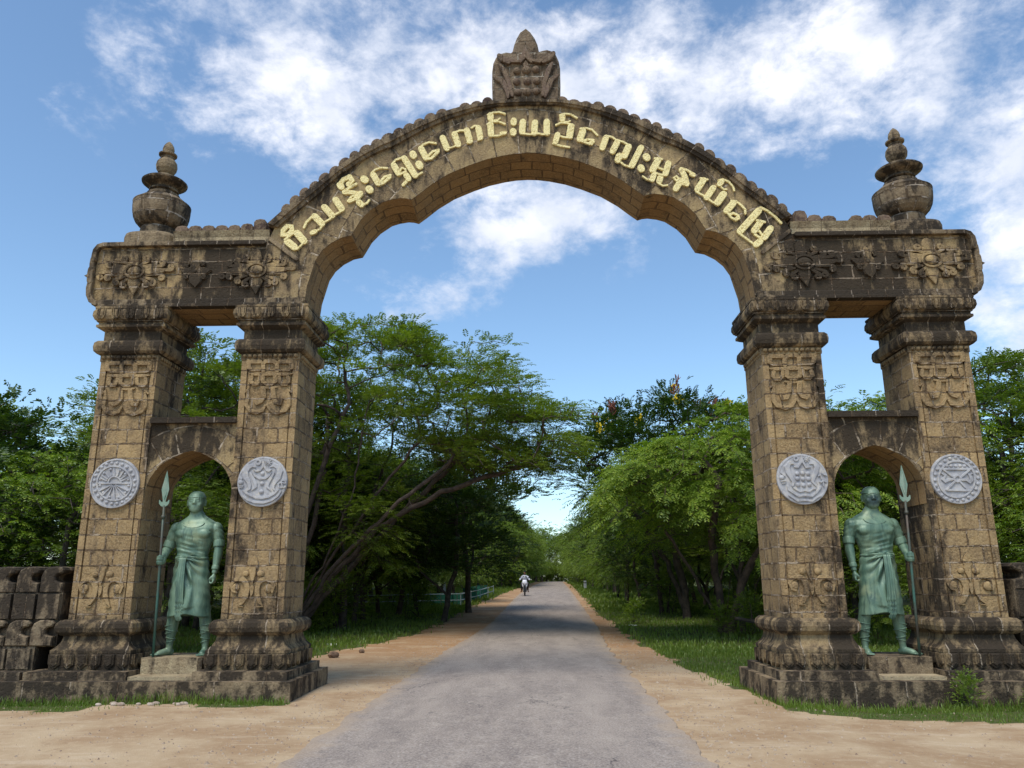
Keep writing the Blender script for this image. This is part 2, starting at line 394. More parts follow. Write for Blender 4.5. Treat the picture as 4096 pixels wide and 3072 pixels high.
    def tube(s, pts, n=8, cap=True):
        """pts: [(Vector, radius)]"""
        V = []; F = []; prev = None
        for i, (p, r) in enumerate(pts):
            p = Vector(p)
            a = Vector(pts[max(i-1, 0)][0]); b = Vector(pts[min(i+1, len(pts)-1)][0]); t = (b-a)
            t = t.normalized() if t.length > 1e-9 else Vector((0, 0, 1))
            if prev is None:
                up = Vector((0, 0, 1)) if abs(t.z) < .9 else Vector((1, 0, 0)); u = t.cross(up).normalized()
            else: u = (prev-t*prev.dot(t)); u = u.normalized() if u.length > 1e-6 else t.orthogonal().normalized()
            prev = u; v = t.cross(u)
            for k in range(n):
                an = 2*math.pi*k/n; V.append(tuple(p+(u*math.cos(an)+v*math.sin(an))*r))
        for i in range(len(pts)-1):
            F += [(i*n+k, i*n+(k+1) % n, (i+1)*n+(k+1) % n, (i+1)*n+k) for k in range(n)]
        if cap: F += [tuple(range(n))[::-1], tuple(range((len(pts)-1)*n, len(pts)*n))]
        s.add(V, F)
    def ball(s, c, rx, ry=None, rz=None, nu=12, nv=8):
        ry = ry or rx; rz = rz or rx; V = []; F = []
        for j in range(1, nv):
            ph = math.pi*j/nv
            for i in range(nu):
                th = 2*math.pi*i/nu; V.append((c[0]+rx*math.sin(ph)*math.cos(th), c[1]+ry*math.sin(ph)*math.sin(th), c[2]+rz*math.cos(ph)))
        V += [(c[0], c[1], c[2]+rz), (c[0], c[1], c[2]-rz)]; T = len(V)-2; B = T+1
        for j in range(nv-2): F += [(j*nu+i, j*nu+(i+1) % nu, (j+1)*nu+(i+1) % nu, (j+1)*nu+i) for i in range(nu)]
        F += [(T, (i+1) % nu, i) for i in range(nu)] + [(B, (nv-2)*nu+i, (nv-2)*nu+(i+1) % nu) for i in range(nu)]
        s.add(V, F)
    def loft(s, st, n=20):
        """st: [(z, cx, cy, rx, ry)] horizontal ellipses"""
        V = []; F = []
        for z, cx, cy, rx, ry in st:
            V += [(cx+rx*math.cos(2*math.pi*i/n), cy+ry*math.sin(2*math.pi*i/n), z) for i in range(n)]
        for k in range(len(st)-1): F += [(k*n+i, k*n+(i+1) % n, (k+1)*n+(i+1) % n, (k+1)*n+i) for i in range(n)]
        F += [tuple(range(n))[::-1], tuple(range((len(st)-1)*n, len(st)*n))]
        s.add(V, F)
    def obj(s, name, m, parent=None, **kw): return mobj(name, s.V, s.F, m, parent, **kw)

LETTERS=[[[(-4.059,7.187,.085),(-4.052,7.270,.085),(-3.992,7.342,.085),(-3.914,7.332,.085),(-3.901,7.267,.085),(-3.961,7.190,.085),(-4.059,7.187,.085)],[(-3.965,7.066,.115),(-3.843,6.964,.115)],[(-3.812,7.210,.116),(-3.692,7.071,.115)],[(-4.011,7.103,.031),(-3.929,7.166,.031),(-3.840,7.238,.031)],[(-3.794,6.926,.028),(-3.667,7.070,.028)]],[[(-3.705,7.315,.037),(-3.670,7.411,.038),(-3.581,7.507,.038)],[(-3.538,7.511,.108),(-3.411,7.379,.107)],[(-3.400,7.342,.032),(-3.439,7.278,.032),(-3.531,7.229,.032)],[(-3.564,7.215,.076),(-3.514,7.238,.076)]],[[(-3.384,7.676,.106),(-3.251,7.524,.106)],[(-3.201,7.804,.108),(-3.094,7.643,.108)],[(-3.377,7.397,.031),(-3.278,7.460,.031),(-3.221,7.524,.031)],[(-3.204,7.533,.031),(-3.079,7.605,.031)]],[[(-3.130,8.114,.082),(-3.090,8.180,.082),(-2.987,8.226,.082)],[(-2.987,8.226,.091),(-2.941,8.158,.091),(-2.999,8.093,.091)],[(-3.145,8.077,.109),(-3.118,8.043,.109)],[(-3.079,7.952,.045),(-2.978,8.026,.045),(-2.868,8.090,.045)],[(-3.061,7.938,.072),(-2.939,7.936,.072),(-2.791,7.909,.072)],[(-2.791,7.909,.099),(-2.848,7.835,.099)],[(-2.966,7.771,.054),(-2.848,7.826,.054)],[(-2.993,7.781,.036),(-2.936,7.865,.036),(-2.851,7.892,.036)],[(-2.811,7.759,.099),(-2.766,7.712,.099)],[(-2.731,7.711,.036),(-2.672,7.738,.036),(-2.636,7.794,.036)]],[[(-2.744,8.183,.123),(-2.722,8.164,.123)],[(-2.648,7.996,.122),(-2.632,7.977,.122)]],[[(-2.589,8.257,.102),(-2.500,8.103,.102)],[(-2.616,8.296,.032),(-2.553,8.352,.032),(-2.476,8.384,.032),(-2.359,8.379,.032)],[(-2.482,8.074,.054),(-2.405,8.111,.054),(-2.305,8.204,.055)],[(-2.450,8.140,.041),(-2.392,8.215,.041),(-2.297,8.242,.041)]],[[(-2.243,8.422,.103),(-2.160,8.277,.102)],[(-2.278,8.442,.037),(-2.220,8.528,.037),(-2.099,8.569,.037)],[(-2.073,8.554,.103),(-1.881,8.234,.102)],[(-1.855,8.224,.032),(-1.766,8.279,.032)],[(-2.150,8.249,.036),(-2.039,8.304,.036)],[(-2.135,8.315,.032),(-2.111,8.372,.032),(-2.049,8.352,.032),(-2.039,8.304,.032)],[(-2.029,8.237,.096),(-1.988,8.169,.095)],[(-2.000,8.151,.054),(-2.075,8.062,.054)]],[[(-1.931,8.638,.115),(-1.915,8.603,.115)],[(-1.822,8.443,.119),(-1.803,8.404,.119)]],[[(-1.790,8.732,.103),(-1.703,8.556,.103)],[(-1.820,8.742,.032),(-1.756,8.808,.032),(-1.661,8.850,.032),(-1.543,8.828,.032)],[(-1.664,8.594,.041),(-1.596,8.670,.041),(-1.492,8.701,.041)],[(-1.500,8.668,.051),(-1.611,8.544,.050),(-1.706,8.532,.050)]],[[(-1.427,8.928,.104),(-1.353,8.732,.103)],[(-1.327,8.727,.028),(-1.214,8.768,.028)],[(-1.226,8.992,.104),(-1.162,8.796,.103)],[(-1.235,9.017,.035),(-1.140,9.059,.035),(-1.008,9.061,.035)],[(-1.017,9.057,.104),(-.962,8.860,.103)],[(-1.001,8.822,.037),(-.945,8.855,.037)]],[[(-.937,9.112,.035),(-.885,9.145,.035),(-.814,9.139,.035)],[(-.821,9.099,.104),(-.787,8.923,.103)],[(-.821,8.875,.037),(-.769,8.903,.037)]],[[(-.614,9.346,.105),(-.613,9.287,.104)],[(-.662,9.352,.032),(-.570,9.395,.032),(-.464,9.402,.032),(-.368,9.365,.032)],[(-.605,9.240,.024),(-.499,9.245,.024),(-.451,9.278,.024)],[(-.615,9.164,.107),(-.604,8.977,.106)],[(-.666,9.165,.033),(-.587,9.212,.033),(-.482,9.220,.033),(-.372,9.168,.033)],[(-.604,8.946,.032),(-.482,8.944,.032),(-.403,8.973,.032)],[(-.425,8.988,.065),(-.368,8.997,.065)]],[[(-.219,9.234,.104),(-.219,9.190,.104)],[(-.228,9.028,.113),(-.227,8.999,.113)]],[[(-.062,9.206,.107),(-.076,9.015,.106)],[(.144,9.187,.107),(.130,8.991,.106)],[(.345,9.197,.107),(.342,8.987,.106)],[(-.089,8.984,.032),(.041,8.962,.032),(.181,8.971,.032)],[(.181,8.979,.032),(.267,8.957,.032),(.381,8.965,.032)]],[[(.612,9.295,.102),(.611,9.245,.102)],[(.569,9.317,.032),(.648,9.345,.032),(.753,9.333,.032),(.856,9.262,.032)],[(.636,9.191,.024),(.706,9.183,.024),(.741,9.203,.024)],[(.500,9.130,.031),(.584,9.172,.031),(.688,9.160,.031),(.800,9.114,.031)],[(.756,9.095,.113),(.728,8.920,.112)],[(.553,8.924,.032),(.630,8.893,.032),(.760,8.881,.032)],[(.523,8.944,.092),(.488,8.809,.092)],[(.446,8.781,.032),(.567,8.738,.032),(.718,8.708,.032)]],[[(.954,9.008,.112),(.900,8.858,.112)],[(.912,9.053,.032),(.999,9.066,.032),(1.111,9.029,.032),(1.195,8.925,.032)],[(.958,8.819,.041),(1.028,8.846,.041),(1.123,8.834,.041)],[(1.113,8.796,.064),(1.069,8.768,.064)],[(.906,8.824,.037),(1.009,8.779,.037),(1.094,8.753,.037)]],[[(1.340,8.874,.101),(1.274,8.687,.100)],[(1.350,8.907,.032),(1.436,8.886,.032),(1.503,8.836,.032)],[(1.527,8.787,.102),(1.444,8.616,.102)],[(1.528,8.814,.032),(1.614,8.793,.032),(1.698,8.736,.032)],[(1.711,8.692,.109),(1.638,8.526,.109)],[(1.620,8.502,.054),(1.551,8.494,.054)],[(1.550,8.523,.109),(1.524,8.451,.109)],[(1.565,8.413,.032),(1.631,8.354,.032),(1.749,8.312,.032)],[(1.919,8.673,.102),(1.755,8.347,.101)]],[[(2.002,8.507,.120),(2.012,8.485,.119)],[(1.904,8.301,.117),(1.909,8.280,.117)]],[[(2.195,8.437,.110),(2.097,8.259,.110)],[(2.141,8.467,.036),(2.260,8.455,.036)],[(2.363,8.368,.101),(2.307,8.189,.100)],[(2.193,8.295,.036),(2.268,8.256,.036),(2.319,8.264,.036)],[(2.087,8.231,.034),(2.195,8.172,.034),(2.313,8.149,.034)],[(2.109,8.155,.090),(2.080,8.080,.089)],[(1.926,8.139,.027),(1.996,8.082,.027),(2.079,8.059,.027)],[(2.218,8.115,.100),(2.196,8.050,.100)],[(2.187,8.003,.027),(2.253,7.962,.027),(2.323,7.972,.027)]],[[(2.574,8.250,.090),(2.626,8.117,.089),(2.648,7.994,.089)],[(2.575,8.278,.040),(2.650,8.248,.040),(2.724,8.200,.040),(2.781,8.161,.040)],[(2.722,8.162,.054),(2.771,8.142,.054)],[(2.554,8.052,.100),(2.463,7.904,.100)],[(2.577,7.996,.053),(2.651,7.966,.053)],[(2.434,8.106,.040),(2.482,8.129,.040),(2.522,8.081,.040),(2.478,8.049,.040),(2.434,8.106,.040)]],[[(2.927,8.055,.100),(2.817,7.888,.099)],[(2.878,8.086,.036),(2.991,8.063,.036)],[(2.796,7.842,.031),(2.885,7.785,.031),(2.998,7.706,.031)],[(3.077,7.907,.099),(2.959,7.737,.099)],[(2.997,7.690,.031),(3.045,7.652,.031),(3.126,7.604,.031)],[(3.235,7.787,.115),(3.130,7.641,.115)],[(3.220,8.012,.089),(3.186,7.975,.089)],[(3.171,8.041,.031),(3.241,8.065,.031),(3.339,8.017,.031),(3.404,7.924,.031),(3.416,7.854,.031)],[(3.194,7.937,.027),(3.245,7.880,.027),(3.294,7.879,.027)]],[[(3.384,7.622,.107),(3.270,7.495,.107)],[(3.355,7.669,.035),(3.438,7.658,.035),(3.517,7.583,.035),(3.570,7.509,.035),(3.569,7.440,.035)],[(3.305,7.421,.042),(3.373,7.448,.042),(3.446,7.410,.042),(3.458,7.355,.042)],[(3.442,7.364,.061),(3.407,7.337,.061)],[(3.289,7.440,.033),(3.334,7.366,.033),(3.406,7.324,.033)]],[[(3.789,7.486,.110),(3.462,7.127,.108)],[(3.823,7.541,.039),(3.927,7.488,.039),(4.051,7.372,.039),(4.133,7.261,.039)],[(3.439,7.092,.035),(3.556,6.990,.035),(3.672,6.888,.034)],[(3.701,6.887,.102),(3.767,6.940,.102)],[(3.794,7.267,.104),(3.691,7.133,.104)],[(3.746,7.309,.037),(3.869,7.279,.037)],[(3.950,7.160,.108),(3.843,7.013,.108)],[(3.715,7.123,.039),(3.773,7.122,.039),(3.802,7.067,.039)],[(3.694,7.069,.039),(3.749,7.023,.039),(3.828,6.986,.039)]]]
MED=[((-6.381,3.093),.383,[[(-6.636,3.093,.022),(-6.129,3.090,.022)],[(-6.273,3.096,.025),(-6.285,3.135,.025),(-6.311,3.167,.025),(-6.347,3.189,.025),(-6.386,3.197,.025),(-6.424,3.190,.025),(-6.455,3.168,.025),(-6.473,3.136,.025),(-6.476,3.098,.025)],[(-6.263,3.134,.025),(-6.161,3.172,.004)],[(-6.279,3.160,.025),(-6.191,3.220,.005)],[(-6.308,3.189,.025),(-6.245,3.274,.005)],[(-6.345,3.210,.025),(-6.315,3.313,.005)],[(-6.395,3.220,.025),(-6.409,3.343,.005)],[(-6.442,3.211,.025),(-6.497,3.315,.005)],[(-6.474,3.190,.025),(-6.558,3.276,.005)],[(-6.496,3.162,.025),(-6.599,3.223,.005)],[(-6.506,3.136,.025),(-6.617,3.175,.005)],[(-6.351,3.066,.011),(-6.153,2.978,.025)],[(-6.357,3.057,.011),(-6.193,2.911,.025)],[(-6.366,3.050,.011),(-6.256,2.865,.025)],[(-6.379,3.047,.011),(-6.355,2.843,.042)],[(-6.394,3.050,.011),(-6.459,2.866,.025)],[(-6.405,3.057,.011),(-6.534,2.914,.025)],[(-6.412,3.067,.011),(-6.590,2.981,.025)],[(-6.114,3.090,.025),(-6.122,3.132,.025),(-6.137,3.173,.025),(-6.158,3.213,.025),(-6.186,3.249,.025),(-6.218,3.281,.025),(-6.255,3.308,.025),(-6.295,3.330,.025),(-6.337,3.346,.025),(-6.380,3.354,.025),(-6.424,3.357,.025),(-6.466,3.352,.025),(-6.506,3.340,.025),(-6.543,3.322,.025),(-6.576,3.298,.025),(-6.603,3.269,.025),(-6.625,3.235,.025),(-6.640,3.197,.025),(-6.649,3.157,.025),(-6.650,3.115,.025),(-6.645,3.072,.025),(-6.633,3.030,.025),(-6.614,2.990,.025),(-6.590,2.953,.025),(-6.559,2.919,.025),(-6.525,2.889,.025),(-6.487,2.865,.025),(-6.446,2.847,.025),(-6.403,2.835,.025),(-6.360,2.830,.025),(-6.317,2.831,.025),(-6.277,2.839,.025),(-6.238,2.854,.025),(-6.204,2.875,.025),(-6.174,2.901,.025),(-6.149,2.932,.025),(-6.130,2.968,.025),(-6.118,3.006,.025),(-6.112,3.047,.025),(-6.114,3.090,.025)]],[(-6.070,3.131,.027),(-6.101,3.211,.027),(-6.151,3.282,.027),(-6.216,3.341,.027),(-6.293,3.383,.027),(-6.377,3.405,.027),(-6.460,3.406,.027),(-6.538,3.385,.027),(-6.606,3.344,.027),(-6.658,3.286,.027),(-6.690,3.215,.027),(-6.702,3.136,.027),(-6.692,3.054,.027),(-6.660,2.975,.027),(-6.610,2.904,.027),(-6.544,2.847,.027),(-6.468,2.806,.027),(-6.385,2.784,.027),(-6.303,2.783,.027),(-6.226,2.804,.027),(-6.159,2.844,.027),(-6.107,2.901,.027),(-6.074,2.971,.027),(-6.061,3.049,.027),(-6.170,3.148,.025),(-6.225,3.233,.025),(-6.317,3.296,.025),(-6.465,3.307,.025),(-6.560,3.250,.025),(-6.605,3.158,.025),(-6.155,3.052,.025),(-6.192,2.948,.025),(-6.286,2.881,.025),(-6.433,2.884,.025),(-6.536,2.950,.025),(-6.600,3.062,.025)]),((-4.089,3.103),.385,[[(-4.135,3.401,.027),(-4.139,3.415,.027),(-4.148,3.426,.027),(-4.161,3.434,.027),(-4.176,3.435,.027),(-4.189,3.431,.027),(-4.199,3.422,.027),(-4.204,3.408,.027),(-4.203,3.394,.027),(-4.196,3.381,.027),(-4.185,3.371,.027),(-4.170,3.366,.027),(-4.156,3.368,.027),(-4.144,3.375,.027),(-4.137,3.387,.027),(-4.135,3.401,.027)],[(-3.997,3.400,.012),(-3.958,3.392,.012)],[(-4.001,3.394,.012),(-3.977,3.361,.012)],[(-4.008,3.393,.012),(-4.013,3.354,.012)],[(-4.015,3.397,.012),(-4.046,3.376,.012)],[(-4.017,3.404,.012),(-4.056,3.413,.012)],[(-4.013,3.411,.012),(-4.037,3.444,.012)],[(-4.006,3.412,.012),(-4.001,3.451,.012)],[(-3.999,3.408,.012),(-3.968,3.429,.012)],[(-4.088,3.431,.006),(-4.092,3.336,.034),(-4.132,3.275,.036),(-4.193,3.264,.034),(-4.228,3.287,.011)],[(-4.086,3.428,.006),(-4.069,3.336,.034),(-4.026,3.274,.036),(-3.991,3.263,.033),(-3.954,3.285,.011)],[(-4.205,3.320,.011),(-4.250,3.348,.050),(-4.315,3.327,.084),(-4.357,3.260,.095),(-4.342,3.166,.089),(-4.298,3.105,.067),(-4.273,3.038,.050),(-4.272,2.989,.033),(-4.306,2.959,.006)],[(-4.280,3.237,.022),(-4.235,3.159,.045),(-4.190,3.076,.056),(-4.180,3.021,.044),(-4.242,2.966,.006)],[(-3.911,3.235,.022),(-3.956,3.157,.050),(-4.000,3.075,.061),(-4.002,3.020,.044),(-3.942,2.964,.006)],[(-3.979,3.321,.011),(-3.931,3.352,.050),(-3.856,3.323,.084),(-3.823,3.256,.095),(-3.839,3.162,.083),(-3.885,3.102,.067),(-3.914,3.036,.050),(-3.905,2.992,.033),(-3.870,2.958,.006)],[(-4.243,3.259,.017),(-4.204,3.192,.033),(-4.128,3.150,.039),(-4.045,3.152,.039),(-3.981,3.191,.028),(-3.961,3.229,.011)],[(-4.354,2.967,.028),(-4.317,2.928,.033),(-4.248,2.895,.036),(-4.168,2.859,.039),(-4.062,2.853,.039),(-3.969,2.871,.036),(-3.884,2.920,.033),(-3.837,2.969,.028)],[(-4.397,2.951,.033),(-4.370,2.890,.036),(-4.287,2.830,.039),(-4.173,2.788,.041),(-4.040,2.782,.039),(-3.921,2.816,.036),(-3.836,2.876,.033),(-3.786,2.958,.028)],[(-4.443,3.034,.017),(-4.371,3.044,.017)],[(-4.430,3.012,.016),(-4.375,3.022,.016)],[(-4.440,3.205,.011),(-4.413,3.150,.045)],[(-3.838,3.068,.017),(-3.789,3.084,.017),(-3.733,3.073,.017)],[(-3.791,3.112,.017),(-3.768,3.013,.017)],[(-3.838,3.068,.017),(-3.818,3.013,.017)],[(-3.791,3.112,.017),(-3.725,3.117,.017)],[(-3.722,3.073,.017),(-3.736,3.117,.017)],[(-3.812,3.002,.017),(-3.729,3.012,.017)]],[(-4.092,3.225,.035),(-4.088,3.073,.034),(-4.091,2.949,.038),(-4.416,3.089,.042),(-4.400,2.995,.013)]),((4.092,3.082),.382,[[(4.048,3.391,.025),(4.046,3.404,.025),(4.040,3.414,.025),(4.030,3.420,.025),(4.018,3.422,.025),(4.005,3.418,.025),(3.996,3.409,.025),(3.989,3.398,.025),(3.988,3.385,.025),(3.992,3.374,.025),(4.001,3.365,.025),(4.012,3.361,.025),(4.025,3.363,.025),(4.036,3.369,.025),(4.044,3.379,.025),(4.048,3.391,.025)],[(4.181,3.385,.012),(4.217,3.378,.012)],[(4.176,3.379,.012),(4.194,3.347,.012)],[(4.169,3.378,.012),(4.158,3.340,.012)],[(4.163,3.382,.012),(4.130,3.361,.012)],[(4.162,3.389,.012),(4.126,3.397,.012)],[(4.167,3.396,.012),(4.149,3.428,.012)],[(4.174,3.397,.012),(4.185,3.435,.012)],[(4.180,3.393,.012),(4.214,3.414,.012)],[(4.104,3.449,.005),(4.089,3.339,.033),(4.033,3.263,.038),(3.979,3.263,.016)],[(4.105,3.446,.005),(4.116,3.339,.033),(4.157,3.256,.038),(4.222,3.261,.016)],[(3.973,3.312,.011),(3.921,3.329,.060),(3.872,3.264,.087),(3.886,3.182,.081),(3.922,3.105,.060),(3.949,3.040,.046),(3.930,2.981,.027)],[(4.216,3.310,.011),(4.282,3.326,.060),(4.319,3.260,.081),(4.295,3.179,.076),(4.255,3.103,.059),(4.238,3.038,.043),(4.280,2.976,.016)],[(3.946,2.951,.022),(3.992,2.921,.027),(4.037,2.894,.027),(4.103,2.912,.024),(4.171,2.893,.027),(4.223,2.930,.024),(4.261,2.935,.019)],[(3.862,2.970,.032),(3.868,2.922,.032),(3.924,2.884,.032),(4.005,2.829,.032),(4.102,2.837,.032),(4.208,2.828,.032),(4.283,2.887,.032),(4.343,2.962,.032)],[(3.866,2.838,.021),(3.917,2.808,.029),(3.987,2.754,.032),(4.084,2.767,.032),(4.200,2.753,.032),(4.270,2.806,.027),(4.331,2.830,.021)],[(3.789,3.248,.022),(3.789,3.183,.049),(3.823,3.139,.033)],[(3.767,3.052,.019),(3.832,3.057,.019)],[(3.780,3.020,.016),(3.824,3.022,.016)],[(4.384,3.211,.005),(4.385,3.167,.027)],[(4.327,3.124,.016),(4.361,3.140,.022),(4.366,3.086,.016)],[(4.415,3.145,.022),(4.451,3.134,.016)],[(4.335,3.037,.016),(4.361,3.032,.022),(4.390,3.053,.016)],[(4.389,3.042,.011),(4.389,2.994,.022),(4.391,2.961,.005)],[(4.405,3.048,.016),(4.436,3.031,.016)]],[(4.019,3.164,.035),(4.097,3.167,.035),(4.180,3.163,.035),(4.015,3.088,.035),(4.098,3.082,.035),(4.178,3.082,.035),(4.015,2.996,.035),(4.099,2.988,.034),(4.184,2.998,.034),(3.783,3.106,.041)]),((6.369,3.070),.375,[[(6.635,3.061,.026),(6.638,3.105,.026),(6.634,3.147,.026),(6.623,3.188,.026),(6.605,3.225,.026),(6.581,3.259,.026),(6.552,3.287,.026),(6.517,3.309,.026),(6.479,3.325,.026),(6.438,3.334,.026),(6.395,3.336,.026),(6.351,3.331,.026),(6.307,3.319,.026),(6.266,3.301,.026),(6.227,3.276,.026),(6.191,3.246,.026),(6.160,3.210,.026),(6.135,3.172,.026),(6.116,3.130,.026),(6.103,3.087,.026),(6.097,3.043,.026),(6.098,3.000,.026),(6.107,2.958,.026),(6.121,2.919,.026),(6.143,2.884,.026),(6.170,2.854,.026),(6.202,2.829,.026),(6.238,2.810,.026),(6.277,2.798,.026),(6.319,2.792,.026),(6.362,2.794,.026),(6.406,2.802,.026),(6.448,2.817,.026),(6.488,2.839,.026),(6.525,2.866,.026),(6.558,2.898,.026),(6.587,2.935,.026),(6.609,2.975,.026),(6.626,3.017,.026),(6.635,3.061,.026)],[(6.177,3.219,.032),(6.587,3.215,.032)],[(6.198,2.905,.032),(6.541,2.892,.032)],[(6.191,3.208,.030),(6.330,3.087,.030)],[(6.569,3.199,.030),(6.425,3.087,.030)],[(6.204,2.911,.029),(6.326,3.023,.030)],[(6.511,2.903,.029),(6.416,3.022,.030)],[(6.423,3.073,.032),(6.423,3.088,.032),(6.418,3.101,.032),(6.408,3.112,.032),(6.395,3.118,.032),(6.381,3.119,.032),(6.366,3.116,.032),(6.352,3.108,.032),(6.341,3.096,.032),(6.335,3.081,.032),(6.333,3.066,.032),(6.335,3.052,.032),(6.343,3.040,.032),(6.354,3.032,.032),(6.368,3.028,.032),(6.383,3.029,.032),(6.397,3.035,.032),(6.410,3.045,.032),(6.419,3.058,.032),(6.423,3.073,.032)],[(6.147,3.154,.008),(6.193,3.137,.048),(6.212,3.126,.038),(6.166,3.062,.054),(6.195,3.034,.059),(6.251,3.056,.043),(6.315,3.061,.038)],[(6.614,3.148,.008),(6.559,3.134,.043),(6.576,3.102,.043),(6.584,3.048,.054),(6.554,3.021,.059),(6.505,3.054,.043),(6.437,3.054,.038)]],[(6.689,3.079,.027),(6.686,3.163,.027),(6.662,3.240,.027),(6.617,3.305,.027),(6.555,3.354,.027),(6.480,3.383,.027),(6.398,3.391,.027),(6.314,3.376,.027),(6.233,3.340,.027),(6.162,3.285,.027),(6.105,3.216,.027),(6.066,3.136,.027),(6.049,3.052,.027),(6.053,2.969,.027),(6.078,2.892,.027),(6.123,2.828,.027),(6.185,2.780,.027),(6.259,2.752,.027),(6.340,2.745,.027),(6.424,2.759,.027),(6.503,2.794,.027),(6.574,2.848,.027),(6.631,2.917,.027),(6.670,2.995,.027),(6.250,3.264,.027),(6.316,3.264,.027),(6.382,3.263,.027),(6.448,3.263,.027),(6.514,3.262,.027)])]
UP=[[(-.160,5.013,.071),(-.347,5.015,.071)],[(-.347,5.015,.082),(-.335,4.917,.082),(-.282,4.872,.037)],[(-.288,4.865,.022),(-.142,4.863,.022)],[(-.099,4.870,.074),(-.108,4.975,.074),(-.073,5.019,.075),(.060,5.018,.074),(.112,4.972,.074),(.124,4.867,.074)],[(.156,5.009,.071),(.339,5.007,.071)],[(.339,5.007,.082),(.350,4.910,.082),(.303,4.865,.037)],[(.173,4.859,.022),(.304,4.858,.022)],[(-.319,4.814,.015),(-.223,4.808,.056),(.266,4.802,.055),(.368,4.809,.015)],[(-.279,4.760,.067),(-.289,4.693,.074),(-.240,4.648,.066),(-.175,4.648,.059),(-.153,4.714,.052),(-.152,4.766,.044)],[(-.100,4.758,.067),(-.092,4.684,.066),(-.021,4.639,.059),(.052,4.638,.059),(.105,4.682,.066),(.097,4.756,.067)],[(.162,4.755,.059),(.171,4.681,.059),(.220,4.636,.059),(.285,4.635,.059),(.316,4.680,.059),(.301,4.754,.059)],[(-.366,4.517,.029),(-.324,4.561,.059),(-.314,4.421,.066),(-.330,4.311,.066),(-.260,4.216,.066),(-.155,4.186,.065),(-.066,4.221,.058),(-.031,4.294,.036)],[(-.078,4.565,.074),(-.062,4.433,.081),(-.104,4.360,.066),(-.166,4.331,.058),(-.205,4.361,.022)],[(.371,4.509,.029),(.316,4.554,.059),(.338,4.414,.066),(.343,4.304,.073),(.295,4.218,.065),(.170,4.175,.065),(.064,4.220,.058),(.003,4.308,.036)],[(.075,4.564,.074),(.098,4.431,.081),(.137,4.343,.073),(.204,4.328,.066),(.239,4.401,.022)],[(-.110,4.592,.029),(.015,4.583,.037),(.137,4.596,.029)]]
LO=[[(-.013,2.002,.005),(-.017,1.948,.088),(-.017,1.879,.140),(-.025,1.828,.122),(-.034,1.782,.064)],[(-.034,1.782,.105),(-.029,1.708,.087),(-.022,1.589,.006)],[(-.222,1.265,.006),(-.162,1.315,.063),(-.111,1.410,.092),(-.092,1.505,.086),(-.114,1.590,.087),(-.165,1.646,.081),(-.237,1.658,.064),(-.305,1.630,.064),(-.341,1.568,.052),(-.311,1.483,.035),(-.251,1.466,.029)],[(.157,1.264,.006),(.106,1.325,.051),(.063,1.426,.080),(.057,1.510,.081),(.069,1.589,.081),(.117,1.645,.081),(.193,1.656,.069),(.266,1.622,.063),(.306,1.554,.046),(.283,1.470,.034)],[(-.021,1.533,.063),(-.021,1.454,.046),(-.029,1.404,.006)],[(-.211,1.265,.014),(-.141,1.264,.014)],[(.087,1.261,.014),(.157,1.261,.014)]]
LOB=[(-.131,1.737,.049),(.087,1.736,.055),(-.274,1.534,.066),(.226,1.521,.072)]
